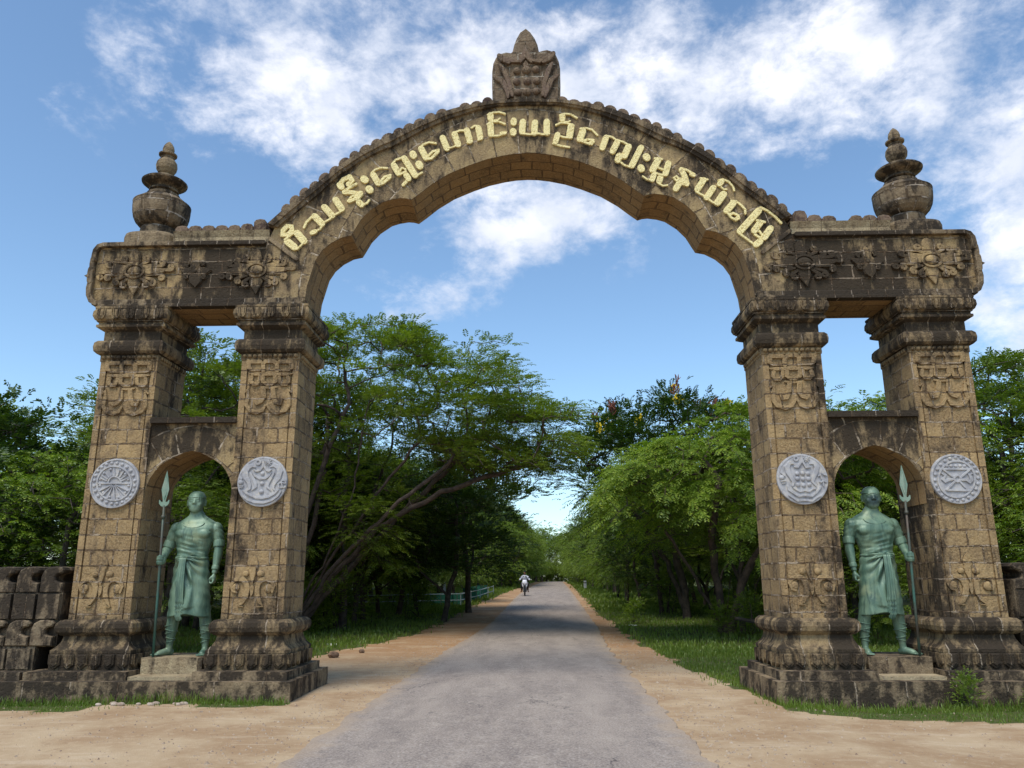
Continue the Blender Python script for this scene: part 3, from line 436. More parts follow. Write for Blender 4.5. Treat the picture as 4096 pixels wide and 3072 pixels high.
FLOWER=[[(.143,-.002,.039),(.134,.029,.039),(.115,.057,.039),(.088,.082,.040),(.054,.100,.040),(.016,.111,.040),(-.023,.114,.040),(-.060,.108,.040),(-.093,.094,.040),(-.119,.074,.040),(-.136,.047,.040),(-.143,.018,.039),(-.140,-.013,.039),(-.126,-.043,.039),(-.102,-.070,.039),(-.072,-.092,.039),(-.035,-.106,.039),(.003,-.113,.039),(.042,-.112,.039),(.077,-.102,.039),(.107,-.084,.039),(.128,-.061,.039),(.141,-.033,.039),(.143,-.002,.039)],[(-.034,.301,.163),(-.026,.181,.198),(-.023,.122,.126)],[(-.012,-.122,.223),(-.001,-.223,.214),(.016,-.400,.011)],[(-.383,.006,.072),(-.269,-.003,.135),(-.165,-.001,.108)],[(.165,.003,.108),(.269,.001,.134),(.382,-.000,.072)],[(-.368,.167,.018),(-.016,.144,.018)],[(-.174,.072,.025),(-.445,.086,.036),(-.478,.102,.035),(-.495,.134,.033),(-.490,.163,.032),(-.469,.178,.030),(-.445,.173,.029),(-.429,.156,.027),(-.427,.136,.026),(-.436,.124,.025),(-.450,.123,.023),(-.459,.131,.022)],[(-.141,.090,.025),(-.308,.104,.036),(-.345,.123,.035),(-.364,.158,.033),(-.358,.192,.032),(-.335,.208,.030),(-.307,.203,.029),(-.289,.183,.027),(-.287,.161,.026),(-.298,.147,.025),(-.313,.146,.023),(-.323,.155,.022)],[(-.100,.117,.025),(-.175,.161,.036),(-.213,.180,.035),(-.231,.215,.033),(-.225,.249,.032),(-.202,.265,.030),(-.174,.260,.029),(-.156,.240,.027),(-.154,.218,.026),(-.165,.204,.025),(-.180,.203,.023),(-.191,.212,.022)],[(.083,.114,.025),(.173,.161,.036),(.206,.179,.035),(.217,.214,.033),(.203,.247,.032),(.176,.265,.030),(.149,.261,.029),(.136,.241,.027),(.139,.219,.026),(.153,.205,.025),(.168,.203,.023),(.177,.212,.022)],[(.129,.086,.025),(.309,.109,.036),(.342,.127,.035),(.353,.162,.033),(.340,.195,.032),(.312,.213,.030),(.286,.209,.029),(.272,.189,.027),(.275,.167,.026),(.289,.153,.024),(.305,.151,.023),(.313,.160,.022)],[(.175,.067,.025),(.441,.092,.036),(.473,.109,.034),(.483,.142,.033),(.470,.174,.032),(.444,.190,.030),(.420,.186,.029),(.407,.168,.027),(.410,.147,.026),(.423,.133,.024),(.437,.132,.023),(.445,.140,.022)],[(.246,.048,.025),(.588,.015,.036),(.618,.030,.034),(.627,.061,.033),(.615,.091,.032),(.591,.106,.030),(.568,.103,.029),(.556,.086,.027),(.559,.066,.026),(.571,.053,.024),(.584,.052,.023),(.592,.059,.022)],[(-.358,.011,.025),(-.571,-.024,.036),(-.604,-.042,.034),(-.614,-.077,.033),(-.600,-.110,.032),(-.572,-.127,.030),(-.546,-.123,.029),(-.533,-.104,.027),(-.536,-.082,.026),(-.550,-.068,.024),(-.565,-.066,.023),(-.574,-.075,.022)],[(-.208,-.074,.025),(-.446,-.045,.036),(-.477,-.061,.034),(-.487,-.094,.033),(-.474,-.125,.032),(-.448,-.141,.030),(-.423,-.138,.029),(-.411,-.120,.027),(-.414,-.099,.026),(-.427,-.085,.024),(-.442,-.084,.023),(-.450,-.092,.022)],[(-.154,-.093,.025),(-.298,-.124,.036),(-.329,-.140,.034),(-.338,-.173,.033),(-.325,-.204,.031),(-.300,-.220,.030),(-.275,-.216,.029),(-.263,-.198,.027),(-.266,-.178,.026),(-.279,-.164,.024),(-.293,-.163,.023),(-.301,-.171,.021)],[(-.099,-.121,.025),(-.170,-.176,.036),(-.203,-.194,.034),(-.213,-.229,.033),(-.200,-.262,.031),(-.172,-.279,.030),(-.146,-.275,.028),(-.133,-.256,.027),(-.136,-.234,.026),(-.150,-.220,.024),(-.165,-.218,.023),(-.174,-.226,.021)],[(.109,-.124,.025),(.184,-.173,.036),(.221,-.191,.034),(.239,-.226,.033),(.233,-.259,.031),(.210,-.275,.030),(.182,-.271,.028),(.165,-.251,.027),(.163,-.229,.026),(.174,-.215,.024),(.189,-.214,.023),(.199,-.223,.021)],[(.141,-.097,.025),(.297,-.143,.036),(.334,-.162,.034),(.352,-.197,.033),(.346,-.230,.031),(.322,-.246,.030),(.295,-.241,.028),(.277,-.222,.027),(.275,-.200,.026),(.286,-.186,.024),(.301,-.185,.023),(.312,-.194,.021)],[(.189,-.061,.025),(.434,-.052,.036),(.469,-.070,.034),(.486,-.103,.033),(.480,-.134,.031),(.458,-.149,.030),(.432,-.145,.029),(.416,-.126,.027),(.414,-.106,.026),(.424,-.093,.024),(.438,-.092,.023),(.448,-.100,.021)]]
DIAM=[[(-.255,.040,.014),(-.165,.002,.089),(-.068,-.008,.107)],[(.249,.015,.014),(.164,-.002,.089),(.070,-.010,.107)],[(-.024,.257,.014),(-.016,.165,.126),(-.008,.082,.107)],[(.026,-.273,.011),(.019,-.201,.124),(.011,-.119,.160)],[(.087,-.001,.029),(.073,.041,.029),(.042,.075,.029),(.002,.091,.029),(-.039,.086,.029),(-.071,.062,.029),(-.086,.023,.029),(-.082,-.021,.029),(-.059,-.060,.029),(-.023,-.085,.028),(.019,-.091,.028),(.056,-.076,.028),(.081,-.044,.029),(.087,-.001,.029)],[(-.142,-.054,.025),(-.165,-.067,.024),(-.173,-.091,.023),(-.164,-.115,.022),(-.145,-.127,.021),(-.126,-.124,.020),(-.116,-.111,.019),(-.118,-.095,.018),(-.128,-.085,.017),(-.139,-.084,.016),(-.145,-.090,.015)],[(.135,-.059,.025),(.161,-.072,.024),(.173,-.096,.023),(.168,-.120,.022),(.152,-.131,.021),(.133,-.128,.020),(.120,-.114,.019),(.119,-.099,.018),(.127,-.089,.017),(.138,-.088,.016),(.145,-.094,.015)],[(-.138,.081,.025),(-.161,.093,.024),(-.173,.116,.023),(-.169,.137,.022),(-.153,.148,.021),(-.136,.145,.020),(-.124,.132,.019),(-.123,.118,.018),(-.130,.109,.017),(-.140,.108,.016),(-.147,.114,.015)],[(.111,.105,.025),(.133,.116,.024),(.140,.138,.023),(.132,.160,.022),(.114,.171,.021),(.097,.169,.020),(.088,.156,.019),(.090,.142,.018),(.099,.133,.017),(.109,.132,.016),(.114,.137,.015)]]

# ---------------------------------------------------------------- stone gateway
GATE = tag(empty('stone_gateway'), 'tall sandstone arch gateway with gilded lettering spanning the road between two statue towers', 'gateway')
rg = random.Random(3)
PW, PD = (3.65, 4.57), (5.93, 6.85)
PY0, PY1 = 0.03, 1.0
sgn = (-1, 1)
def span(s, a, b): return (s*a, s*b) if s > 0 else (-b, -a)

for s in sgn:
    for (a, b) in (PW, PD):
        x0, x1 = span(s, a, b); cx = (x0+x1)/2
        mb = MB(); mb.gbox(x0, x1, PY0, PY1, 1.05, 5.12)
        mb.gbox(x0, x0+.095, 0, PY0, 1.07, 5.05); mb.gbox(x1-.095, x1, 0, PY0, 1.07, 5.05)
        mb.gbox(x0+.118, x1-.118, .008, PY0, 1.07, 5.05)
        P = mb.obj('pillar', M_PIL, GATE, grime=True, edge=.006)
        # side faces are cut by a groove too
        mb = MB()
        mb.sweep(x0, x1, 0, 1.0, [(.02, 1.085), (.07, 1.075), (.115, 1.03), (.125, .97), (.11, .91), (.06, .865), (.025, .855), (.025, .84), (.035, .79), (.07, .72), (.12, .67), (.135, .66), (.135, .615), (.10, .613)], 6)
        mb.obj('base_moulding', M_MOULD, P, grime=True, smooth=False)
        mb = MB(); mb.sweep(x0, x1, 0, 1.0, [(.12, .618), (.135, .60), (.13, .40), (.13, .385)], 6)
        # pointed shield panels
        for i in range(6):
            for face in (0, 1):
                if face == 0:
                    w_ = (x1-x0+.27)/6; c = x0-.135+w_*(i+.5); q = w_*.40
                    out = [(c-q, .605), (c-q, .46), (c, .40), (c+q, .46), (c+q, .605)]
                    mb.prism(out, -.135-.028, -.12, .012); q *= .68
                    out = [(c-q, .60), (c-q, .475), (c, .432), (c+q, .475), (c+q, .60)]
                    mb.prism(out, -.135-.046, -.12, .012)
                else:
                    w_ = 1.27/6; c = -.135+w_*(i+.5); q = w_*.40
                    for sd_ in (x0-.135, x1+.135):
                        t = -1 if sd_ == x0-.135 else 1
                        for qq, hh in ((q, .026), (q*.68, .042)):
                            zz_ = [(c-qq, .602), (c-qq, .47), (c, .41), (c+qq, .47), (c+qq, .602)]
                            V = [(sd_-t*.01, a_, b_) for a_, b_ in zz_]+[(sd_+t*hh, c+(a_-c)*.9, b_) for a_, b_ in zz_]
                            mb.add(V, [(0, 1, 2, 3, 4), (9, 8, 7, 6, 5)]+[(k, (k+1) % 5, 5+(k+1) % 5, 5+k) for k in range(5)])
        mb.obj('lotus_panel_band', M_MOULD, P, grime=True)
        # capital
        mb = MB()
        mb.sweep(x0, x1, 0, 1.0, [(.015, 5.15), (.06, 5.165), (.095, 5.20), (.105, 5.27), (.095, 5.34), (.06, 5.38), (.01, 5.395)], 6)
        mb.sweep(x0, x1, 0, 1.0, [(.0, 5.39), (.0, 5.545), (.05, 5.57), (.10, 5.60), (.10, 5.64), (.075, 5.65), (.075, 5.685), (.10, 5.69), (.10, 5.70)], 6)
        mb.sweep(x0, x1, 0, 1.0, [(.09, 5.695), (.125, 5.72), (.15, 5.78), (.145, 5.85), (.12, 5.90), (.13, 5.905), (.13, 5.945)], 6)
        for k_ in range(1):
            pass
        for i in range(5):
            w_ = (x1-x0+.26)/5; c = x0-.13+w_*(i+.5)
            for q in (.062, .034): 
                mb.stroke([(c-q, 5.88, .018), (c-q, 5.79, .018), (c-q*.6, 5.735, .018), (c, 5.72, .018), (c+q*.6, 5.735, .018), (c+q, 5.79, .018), (c+q, 5.88, .018)], -.147, .016)
        C = mb.obj('capital', M_MOULD, P, grime=True)
        mb = MB(); nb = 11
        mb.sweep(x0, x1, 0, 1.0, [(.003, 5.04), (.012, 5.05), (.012, 5.155), (.004, 5.16)], 4)
        for i in range(nb):
            c = x0+.01+(x1-x0-.02)*(i+.5)/nb
            mb.dome(c, 5.107, .037+rg.uniform(-.003, .003), -.01, .05, 10)
        for i in range(12):
            c = .04+.92*(i+.5)/12
            for xx in (x0-.015, x1+.015): mb.ball((xx, c, 5.107), .035, .035, .038, 8, 6)
        mb.obj('bead_row', M_MOULD, P, grime=.25)
        # carved panels
        mb = MB()
        for k, st in enumerate(UP): mb.stroke(st, .006, .030+.0013*(k % 5), cx, 0, 1 if s < 0 else -1)
        mb.obj('carved_panel', M_PIL, P, grime=True)
        mb = MB()
        for k, st in enumerate(LO): mb.stroke(st, .006, .030+.0015*(k % 5), cx, 0, 1)
        for x, z, r in LOB: mb.dome(cx+x, z, r, .0, .035, 16)
        mb.obj('scroll_carving', M_PIL, P, grime=True)
# medallions
MLAB = ['round grey plaque with a bead ring, half sun and rays', 'round grey plaque with horn shapes, three balls and a folded cross', 'round grey plaque with nine balls and wave lines', 'round grey plaque with a bead ring and crossed hourglass bars']
pil = [o for o in GATE.children if o.name.startswith('pillar')]
for (c, r, st, bl), lab in zip(MED, MLAB):
    par = min(pil, key=lambda o: abs(sum(v.co.x for v in o.data.vertices)/len(o.data.vertices)-c[0]))
    mb = MB(); n = 48
    prof = [(1.0, .012), (1.0, -.028), (.985, -.04), (.93, -.042)] 
    ringed = len(bl) > 12
    prof += ([(.925, -.028), (.0, -.028)] if ringed else [(.90, -.036), (.0, -.034)])
    V = []; F = []
    for k, y in prof[:-1]: V += [(c[0]+math.cos(2*math.pi*i/n)*r*k, y, c[1]+math.sin(2*math.pi*i/n)*r*k) for i in range(n)]
    V += [(c[0], prof[-1][1], c[1])]
    for k in range(len(prof)-2): F += [(k*n+i, k*n+(i+1) % n, (k+1)*n+(i+1) % n, (k+1)*n+i) for i in range(n)]
    F += [((len(prof)-2)*n+i, (len(prof)-2)*n+(i+1) % n, len(V)-1) for i in range(n)]+[tuple(range(n))[::-1]]
    mb.add(V, F)
    Mo = mb.obj('medallion', M_PLAS, GATE, uv=None); Mo['label'] = lab
    mb = MB(); y0 = -.028 if ringed else -.035
    for k, s_ in enumerate(st): mb.stroke(s_, y0, .018+.0012*(k % 6), back=.008)
    for x, z, q in bl: mb.dome(x, z, q, y0, q*.85, 12)
    mb.obj('medallion_relief', M_PLAS, Mo, uv=None)

# beams over the towers
for s in sgn:
    X = lambda a: s*a
    mb = MB()
    out = [(4.30, 5.95), (7.02, 5.95), (7.12, 5.98), (7.19, 6.06), (7.20, 6.18), (7.19, 6.42), (7.205, 6.60), (7.20, 6.86), (7.19, 6.98), (7.14, 7.06), (7.06, 7.09), (4.30, 7.09)]
    # body, cut into columns so stains follow
    x0, x1 = span(s, 3.64, 7.06)
    mb.gbox(x0, x1, .02, .93, 5.95, 7.09)
    a, b = span(s, 7.055, 7.15); mb.gbox(a, b, .03, .92, 6.03, 7.02)
    B_ = mb.obj('beam', M_BEAM, GATE, grime=True)
    mb = MB()
    def rail(pts, w_, y, h):
        mb.stroke([(X(p[0]), p[1], w_) for p in pts], y, h, back=.10, ch=.2)
    xs = [4.36+.3*i for i in range(9)]
    rail([(x, 7.058) for x in xs]+[(7.04, 7.057), (7.12, 7.03), (7.165, 6.96), (7.175, 6.87), (7.175, 6.80)], .075, .02, .075)
    rail([(7.195, 6.81), (7.20, 6.72), (7.19, 6.62)], .07, .02, .062)
    rail([(7.195, 6.62), (7.20, 6.52), (7.19, 6.42)], .09, .02, .078)
    rail([(7.18, 6.41), (7.195, 6.30), (7.18, 6.18), (7.13, 6.08), (7.05, 6.03)], .085, .02, .07)
    rail([(x, 6.035) for x in [3.68+.3*i for i in range(12)]], .10, .02, .062)
    rail([(x, 5.965) for x in [3.66+.3*i for i in range(12)]], .055, .02, .10)
    mb.prism([(X(7.19), 6.57), (X(7.30), 6.515), (X(7.19), 6.46)], -.03, .06)
    # end return round the outer corner
    a, b = span(s, 7.145, 7.20)
    mb.gbox(a, b, .05, .90, 6.10, 6.95)
    mb.obj('beam_rim', M_RIM, B_, grime=True)
    mb = MB()
    a, b = span(s, 4.62, 5.88); mb.gbox(a, b, .06, .90, 5.925, 5.955)
    mb.obj('beam_soffit', M_SOFF, B_)
    for cx, cz in ((6.46, 6.575), (4.44, 6.565)):
        mb = MB(); c = X(cx)
        for k, st in enumerate(FLOWER): mb.stroke([(a_, b_, c_*(1.6 if c_ < .05 else 1.0)) for a_, b_, c_ in st], .018, .050+.0014*(k % 6), c, cz, 1)
        mb.stroke([(.155*math.cos(q*math.pi/12), .115*math.sin(q*math.pi/12), .035) for q in range(24)]+[(.155, 0, .035)], .018, .075, c, cz, 1)
        V0 = len(mb.V); mb.dome(0, 0, .105, 0, .065, 20)
        for i in range(V0, len(mb.V)):
            x, y, z = mb.V[i]; mb.V[i] = (c+x*1.15, y-.022, cz+z*.85)
        for sg in (-1, 1): mb.stroke([(sg*.47, 0, .05), (sg*.40, 0, .10), (sg*.28, 0, .12), (sg*.18, 0, .10)], .018, .060, c, cz, 1)
        for dx in (-.33, .30, -.42): mb.dome(c+dx, cz-.01, .05, .012, .04, 12)
        mb.obj('flower_carving', M_BEAM, B_, grime=True)
    mb = MB()
    for k, st in enumerate(DIAM): mb.stroke([(a_, b_, c_*1.5) for a_, b_, c_ in st], .018, .048+.0014*(k % 6), X(5.46), 6.57, 1)
    mb.dome(X(5.46), 6.57, .05, .01, .06, 14)
    mb.obj('diamond_carving', M_BEAM, B_, grime=True)
    # sloping parapet between arch and finial
    mb = MB()
    pr = [(.045, 7.095), (.06, 7.20), (.02, 7.31), (.90, 7.31), (.88, 7.095)]
    n = 8; V = []; F = []
    for i in range(n+1):
        x = X(4.30+(5.92-4.30)*i/n); V += [(x, y, z) for y, z in pr]
    for i in range(n): F += [(i*5+k, i*5+(k+1) % 5, (i+1)*5+(k+1) % 5, (i+1)*5+k) for k in range(5)]
    F += [(0, 1, 2, 3, 4), tuple(n*5+k for k in range(5))]
    mb.add(V, F); mb.obj('parapet', M_PED, B_, grime=.2)
    mb = MB(); x = 4.36
    gaps = 5.05 if s > 0 else 9
    while x < 5.86:
        w_ = rg.uniform(.20, .235)
        if not (s > 0 and 4.98 < x < 5.2):
            c = X(x+w_/2); q = w_/2*.97
            k_ = .10*max(0, 1-(x-4.36)/.35)**1.5; o_ = [(c-q, 7.30), (c-q, 7.36+k_), (c-q*.7, 7.40+k_), (c, 7.415+k_), (c+q*.7, 7.40+k_), (c+q, 7.36+k_*.6), (c+q, 7.30)]
            mb.prism(o_, .03, .86, .012)
        x += w_
    mb.obj('coping_tiles', M_TILE, B_, grime=.3)
    # finial
    cx, cy = X(6.40), .50
    mb = MB(); mb.lathe(cx, cy, [(.47, 7.085), (.475, 7.28), (.46, 7.33), (.40, 7.362), (.2, 7.37)], 40, 3.2)
    mbf = mb
    mb = MB()
    mb.lathe(cx, cy, [(.30, 7.36), (.31, 7.50), (.30, 7.54), (.27, 7.56), (.345, 7.595), (.405, 7.66), (.443, 7.74), (.462, 7.83), (.470, 7.93), (.470, 8.0), (.474, 8.005), (.474, 8.02), (.455, 8.03), (.42, 8.06), (.35, 8.12), (.28, 8.155), (.24, 8.16)], 36)
    Fi = mb.obj('finial', M_FIN, GATE, grime=.35, smooth=False, uv=lambda co, n_: (math.atan2(co.y-cy, co.x-cx)*.42+2, co.z))
    mbf.obj('finial_base', M_DARK, Fi, grime=.35)
    Fi['label'] = 'pot shaped stone finial with stacked discs and a bud tip'
    mb = MB()
    mb.lathe(cx, cy, [(.24, 8.14), (.272, 8.17), (.272, 8.21), (.235, 8.235), (.20, 8.245), (.20, 8.255), (.245, 8.275), (.245, 8.30), (.21, 8.33), (.23, 8.35), (.32, 8.385), (.372, 8.425), (.378, 8.45), (.35, 8.475), (.25, 8.515), (.15, 8.55), (.12, 8.56)], 32)
    mb.obj('finial_disc', M_DARK, Fi, grime=.45, smooth=False)
    mb = MB(); mb.lathe(cx, cy, [(.11, 8.55), (.13, 8.57), (.13, 8.60), (.10, 8.615), (.13, 8.645), (.168, 8.71), (.178, 8.775), (.168, 8.84), (.13, 8.90), (.10, 8.925), (.11, 8.935), (.11, 8.955), (.10, 8.965), (.152, 8.985), (.155, 9.01), (.12, 9.035), (.09, 9.045), (.095, 9.07), (.10, 9.11), (.085, 9.17), (.05, 9.23), (.01, 9.27)], 24)
    mb.obj('finial_bud', M_DARK, Fi, grime=.2, smooth=False)
    # niche arch
    mb = MB()
    half = [(0, 3.60), (.12, 3.575), (.22, 3.53), (.37, 3.45), (.48, 3.375), (.555, 3.285), (.622, 3.17), (.658, 3.06), (.671, 2.94), (.671, 2.72)]
    ring_o = [(0, 4.03), (.16, 4.03), (.30, 4.03), (.46, 4.03), (.58, 4.03), (.70, 4.03), (.70, 3.70), (.70, 3.40), (.70, 3.10), (.70, 2.72)]
    cxn = X(5.25); n = len(half); V = []; F = []
    L = [(-a, b) for a, b in half[::-1]]+half[1:]; LO_ = [(-a, b) for a, b in ring_o[::-1]]+ring_o[1:]
    K = 4; N = len(L)
    for yy in (.035, .93):
        for j in range(N):
            for k in range(K+1):
                t = k/K; V.append((cxn+L[j][0]*(1-t)+LO_[j][0]*t, yy, L[j][1]*(1-t)+LO_[j][1]*t))
    for j in range(N-1):
        for k in range(K):
            a = j*(K+1)+k; F.append((a, a+K+1, a+K+2, a+1)); off = N*(K+1); F.append((a+off, a+off+1, a+off+K+2, a+off+K+1))
        F.append((j*(K+1)+K, (j+1)*(K+1)+K, (j+1)*(K+1)+K+off, j*(K+1)+K+off))
    def uvn(co, n_):
        dx, dz = co.x-cxn, co.z-2.75
        return (math.atan2(dx, dz)*.95+7, math.hypot(dx, dz)+.02) if abs(n_.y) > .5 else (co.y, co.z)
    mb.add(V, F); NA = mb.obj('niche_arch', M_ARCH, GATE, grime=True, uv=uvn)
    mb = MB(); V = []; F = []
    for j in range(N):
        V += [(cxn+L[j][0], .037, L[j][1]), (cxn+L[j][0], .5, L[j][1]), (cxn+L[j][0], .93, L[j][1])]
    V += [(cxn+p[0]*1.003, yy, p[1]+.004) for p in L for yy in (.037, .93)]
    for j in range(N-1): F += [(j*3, (j+1)*3, (j+1)*3+1, j*3+1), (j*3+1, (j+1)*3+1, (j+1)*3+2, j*3+2)]
    mb.add(V[:N*3], F)
    mb.obj('niche_soffit', M_SOFF, NA, recalc=False, uv=lambda co, n_: (math.atan2(co.x-cxn, co.z-2.7)*.8, co.y))
    mb = MB(); a, b = span(s, 4.575, 5.925)
    mb.gbox(a, b, -.05, .95, 4.03, 4.12)
    mb.obj('niche_ledge', M_RIM, NA, grime=.9)

# plinths and pedestals
for s in sgn:
    xin, xout = 3.33, (9.2 if s < 0 else 8.6)
    a, b = span(s, 3.33, 7.25)
    mb = MB(); mb.gbox(a, b, -.50, 1.55, -.30, .27, .5)
    PL = mb.obj('plinth', M_DARK, GATE, grime=True, edge=.012)
    for (p, q) in ((3.43, 4.78), (5.72, 7.2)):
        a, b = span(s, p, q); mb = MB(); mb.gbox(a, b, -.35, 1.38, .265, .385, .5); mb.obj('plinth_step', M_DARK, PL, grime=True, edge=.01)
    a, b = span(s, 4.80, 5.70)
    mb = MB(); mb.gbox(a, b, .02, .86, .31, .545, .4); mb.obj('statue_pedestal', M_PED if s < 0 else M_DARK, PL, grime=.25 if s < 0 else .35, edge=.012)
    a, b = span(s, 4.79, 5.71)
    mb = MB(); mb.gbox(a, b, -.32, .018, .266, .318, .4); mb.obj('front_step', M_PED, PL, grime=.05, edge=.01)

# main arch
CZ = 5.97
INN = [(0, 8.63), (.2, 8.62), (.4, 8.59), (.68, 8.525), (.97, 8.42), (1.31, 8.27), (1.6, 8.08), (1.8, 7.91), (1.94, 7.80), (2.02, 7.825), (2.12, 7.835), (2.28, 7.81), (2.42, 7.765), (2.62, 7.62), (2.77, 7.45), (2.87, 7.26), (2.92, 7.17), (2.99, 7.155), (3.08, 7.135), (3.25, 7.04), (3.39, 6.91), (3.49, 6.74), (3.55, 6.5), (3.60, 6.3), (3.63, 5.97)]
OUT = [(0, 9.56), (.65, 9.52), (1.1, 9.42), (1.45, 9.30), (1.8, 9.12), (2.3, 8.84), (2.72, 8.62), (3.12, 8.34), (3.45, 8.05), (3.82, 7.70), (4.2, 7.34), (4.30, 7.09), (4.30, 6.6), (4.30, 5.97)]
MLO = [(0, 9.525), (.5, 9.51), (.87, 9.44), (1.33, 9.28), (1.8, 9.06), (2.1, 8.88), (2.30, 8.76), (2.38, 8.745), (2.55, 8.66), (2.72, 8.565), (3.12, 8.29), (3.30, 8.12), (3.43, 7.98), (3.52, 7.885), (3.67, 7.76), (3.82, 7.62), (4.05, 7.41), (4.22, 7.25)]
MTO = [(0, 9.60), (.65, 9.56), (1.1, 9.475), (1.45, 9.37), (1.86, 9.185), (2.39, 8.92), (2.85, 8.63), (3.1, 8.44), (3.4, 8.18), (3.75, 7.88), (4.08, 7.57), (4.36, 7.29)]
def polar(curve):
    q = sorted([(math.atan2(z-CZ, x), math.hypot(x, z-CZ)) for x, z in curve])
    A = [a for a, _ in q]; B = [b for _, b in q]
    return lambda th: float(np.interp(min(th, math.pi-th), A, B))
def denser(c, n=4):
    o = []
    for i in range(len(c)-1):
        for k in range(n):
            t = k/n; o.append((c[i][0]*(1-t)+c[i+1][0]*t, c[i][1]*(1-t)+c[i+1][1]*t))
    return o+[c[-1]]
pin, pout, pml, pmt = [polar(denser(c)) for c in (INN, OUT, MLO, MTO)]
angs = sorted(set([round(a, 5) for a in np.linspace(.0005, math.pi-.0005, 181)] + [round(v, 5) for x, z in INN[1:] for v in (math.atan2(z-CZ, x), math.atan2(z-CZ, -x))]))
mb = MB(); K = 7; V = []; F = []; N = len(angs)
for yy in (0.0, .93):
    for th in angs:
        ri, ro = pin(th), pout(th)
        for k in range(K+1):
            r = ri+(ro-ri)*k/K; V.append((math.cos(th)*r, yy, CZ+math.sin(th)*r))
off = N*(K+1)
for j in range(N-1):
    for k in range(K):
        a = j*(K+1)+k; F.append((a, a+1, a+K+2, a+K+1)); F.append((a+off, a+off+K+1, a+off+K+2, a+off+1))
    F.append((j*(K+1)+K, (j+1)*(K+1)+K, (j+1)*(K+1)+K+off, j*(K+1)+K+off))
mb.add(V, F)
ARCH = mb.obj('arch', M_ARCH, GATE, recalc=False, grime=True, uv=lambda co, n_: (math.atan2(co.z-CZ, co.x)*3.1+.1, math.hypot(co.x, co.z-CZ)-2.66+.18*abs(math.cos(math.atan2(co.z-CZ, co.x)))) if abs(n_.y) > .5 else (co.x, co.y))
mb = MB(); V = []; F = []
for th in angs:
    r = pin(th); V += [(math.cos(th)*(r+d), yy, CZ+math.sin(th)*(r+d)) for yy, d in ((.0, 0), (.07, 0), (.5, 0), (.93, 0))]
for j in range(N-1): F += [(j*4+k, j*4+k+1, (j+1)*4+k+1, (j+1)*4+k) for k in range(3)]
mb.add(V, F)
mb.obj('arch_soffit', M_SOFF, ARCH, recalc=False, grime=.1, uv=lambda co, n_: (math.atan2(co.z-CZ, co.x)*3.0, co.y))
mb = MB(); V = []; F = []
sub = [th for th in angs if math.hypot(math.cos(th)*pmt(th), 0) < 4.34 and .30 < th < math.pi-.30]
prof = [(0, .005, .12), (0, .0, -.055), (.35, .0, -.07), (.40, .0, -.095), (1, 0, -.10), (1.0, 0, .12)]
for th in sub:
    lo, hi = pml(th), pmt(th)
    for t, _, y in prof:
        r = lo+(hi-lo)*t+(.01 if t == 1 else 0); V.append((math.cos(th)*r, y, CZ+math.sin(th)*r))
n = len(prof)
for j in range(len(sub)-1): F += [(j*n+k, j*n+(k+1) % n, (j+1)*n+(k+1) % n, (j+1)*n+k) for k in range(n)]
F += [tuple(range(n)), tuple((len(sub)-1)*n+k for k in range(n))]
mb.add(V, F); mb.obj('arch_moulding', M_RIM, ARCH, grime=True, uv=lambda co, n_: (math.atan2(co.z-CZ, co.x)*3.6, 0.0))
# top roof body under the scalloped tiles
mb = MB(); V = []; F = []
for th in sub:
    hi = pmt(th)
    for dr, y in ((-.16, .03), (.05, .03), (.05, .90), (-.16, .90)): V.append((math.cos(th)*(hi+dr), y, CZ+math.sin(th)*(hi+dr)))
for j in range(len(sub)-1): F += [(j*4+k, j*4+(k+1) % 4, (j+1)*4+(k+1) % 4, (j+1)*4+k) for k in range(4)]
mb.add(V, F); mb.obj('arch_top', M_TILE, ARCH, grime=.2)
mb = MB()
ths = np.linspace(.33, math.pi-.33, 2000); pts_ = [(math.cos(t)*pmt(t), CZ+math.sin(t)*pmt(t)) for t in ths]
acc = 0; start = pts_[0]; i0 = 0; nxt = .19
for i in range(1, len(pts_)):
    acc += math.hypot(pts_[i][0]-pts_[i-1][0], pts_[i][1]-pts_[i-1][1])
    if acc >= nxt:
        p, q = Vector(pts_[i0]), Vector(pts_[i]); i0 = i; acc = 0; nxt = rg.uniform(.185, .235)
        if abs((p.x+q.x)/2) < .30: continue
        t = (q-p).normalized(); nn = Vector((t.y, -t.x))
        if nn.dot((p+q)/2-Vector((0, CZ))) < 0: nn = -nn
        up = (nn*.72+Vector((0, 1))*.28).normalized(); hgt = rg.uniform(.125, .165)*(1.25 if abs(p.x) < .75 else 1)
        if rg.random() < .04: hgt *= .6
        prs = [(0, -.02), (0, .50), (.08, .74), (.26, .93), (.5, 1.0), (.74, .93), (.92, .74), (1, .50), (1, -.02)]
        w_ = (q-p)
        mb.prism([tuple(p+w_*(.02+.96*a)+up*hgt*b) for a, b in prs], .0, .91, .02)
mb.obj('coping_tiles', M_TILE, ARCH, grime=.15)
# frame strips that end the inscription
for s in sgn:
    mb = MB()
    mb.stroke([(s*3.80, 6.76, .07), (s*4.26, 7.12, .07)], .0, .03)
    mb.obj('inscription_frame', M_RIM, ARCH, grime=.3)
for k, L_ in enumerate(LETTERS):
    mb = MB()
    for j, st in enumerate(L_): mb.stroke([(a, b, c*1.05) for a, b, c in st], .004, .038+.0016*(j % 7), ch=.14)
    mb.obj('gilded_letter', M_GOLD, ARCH, uv=None, grime=.0)
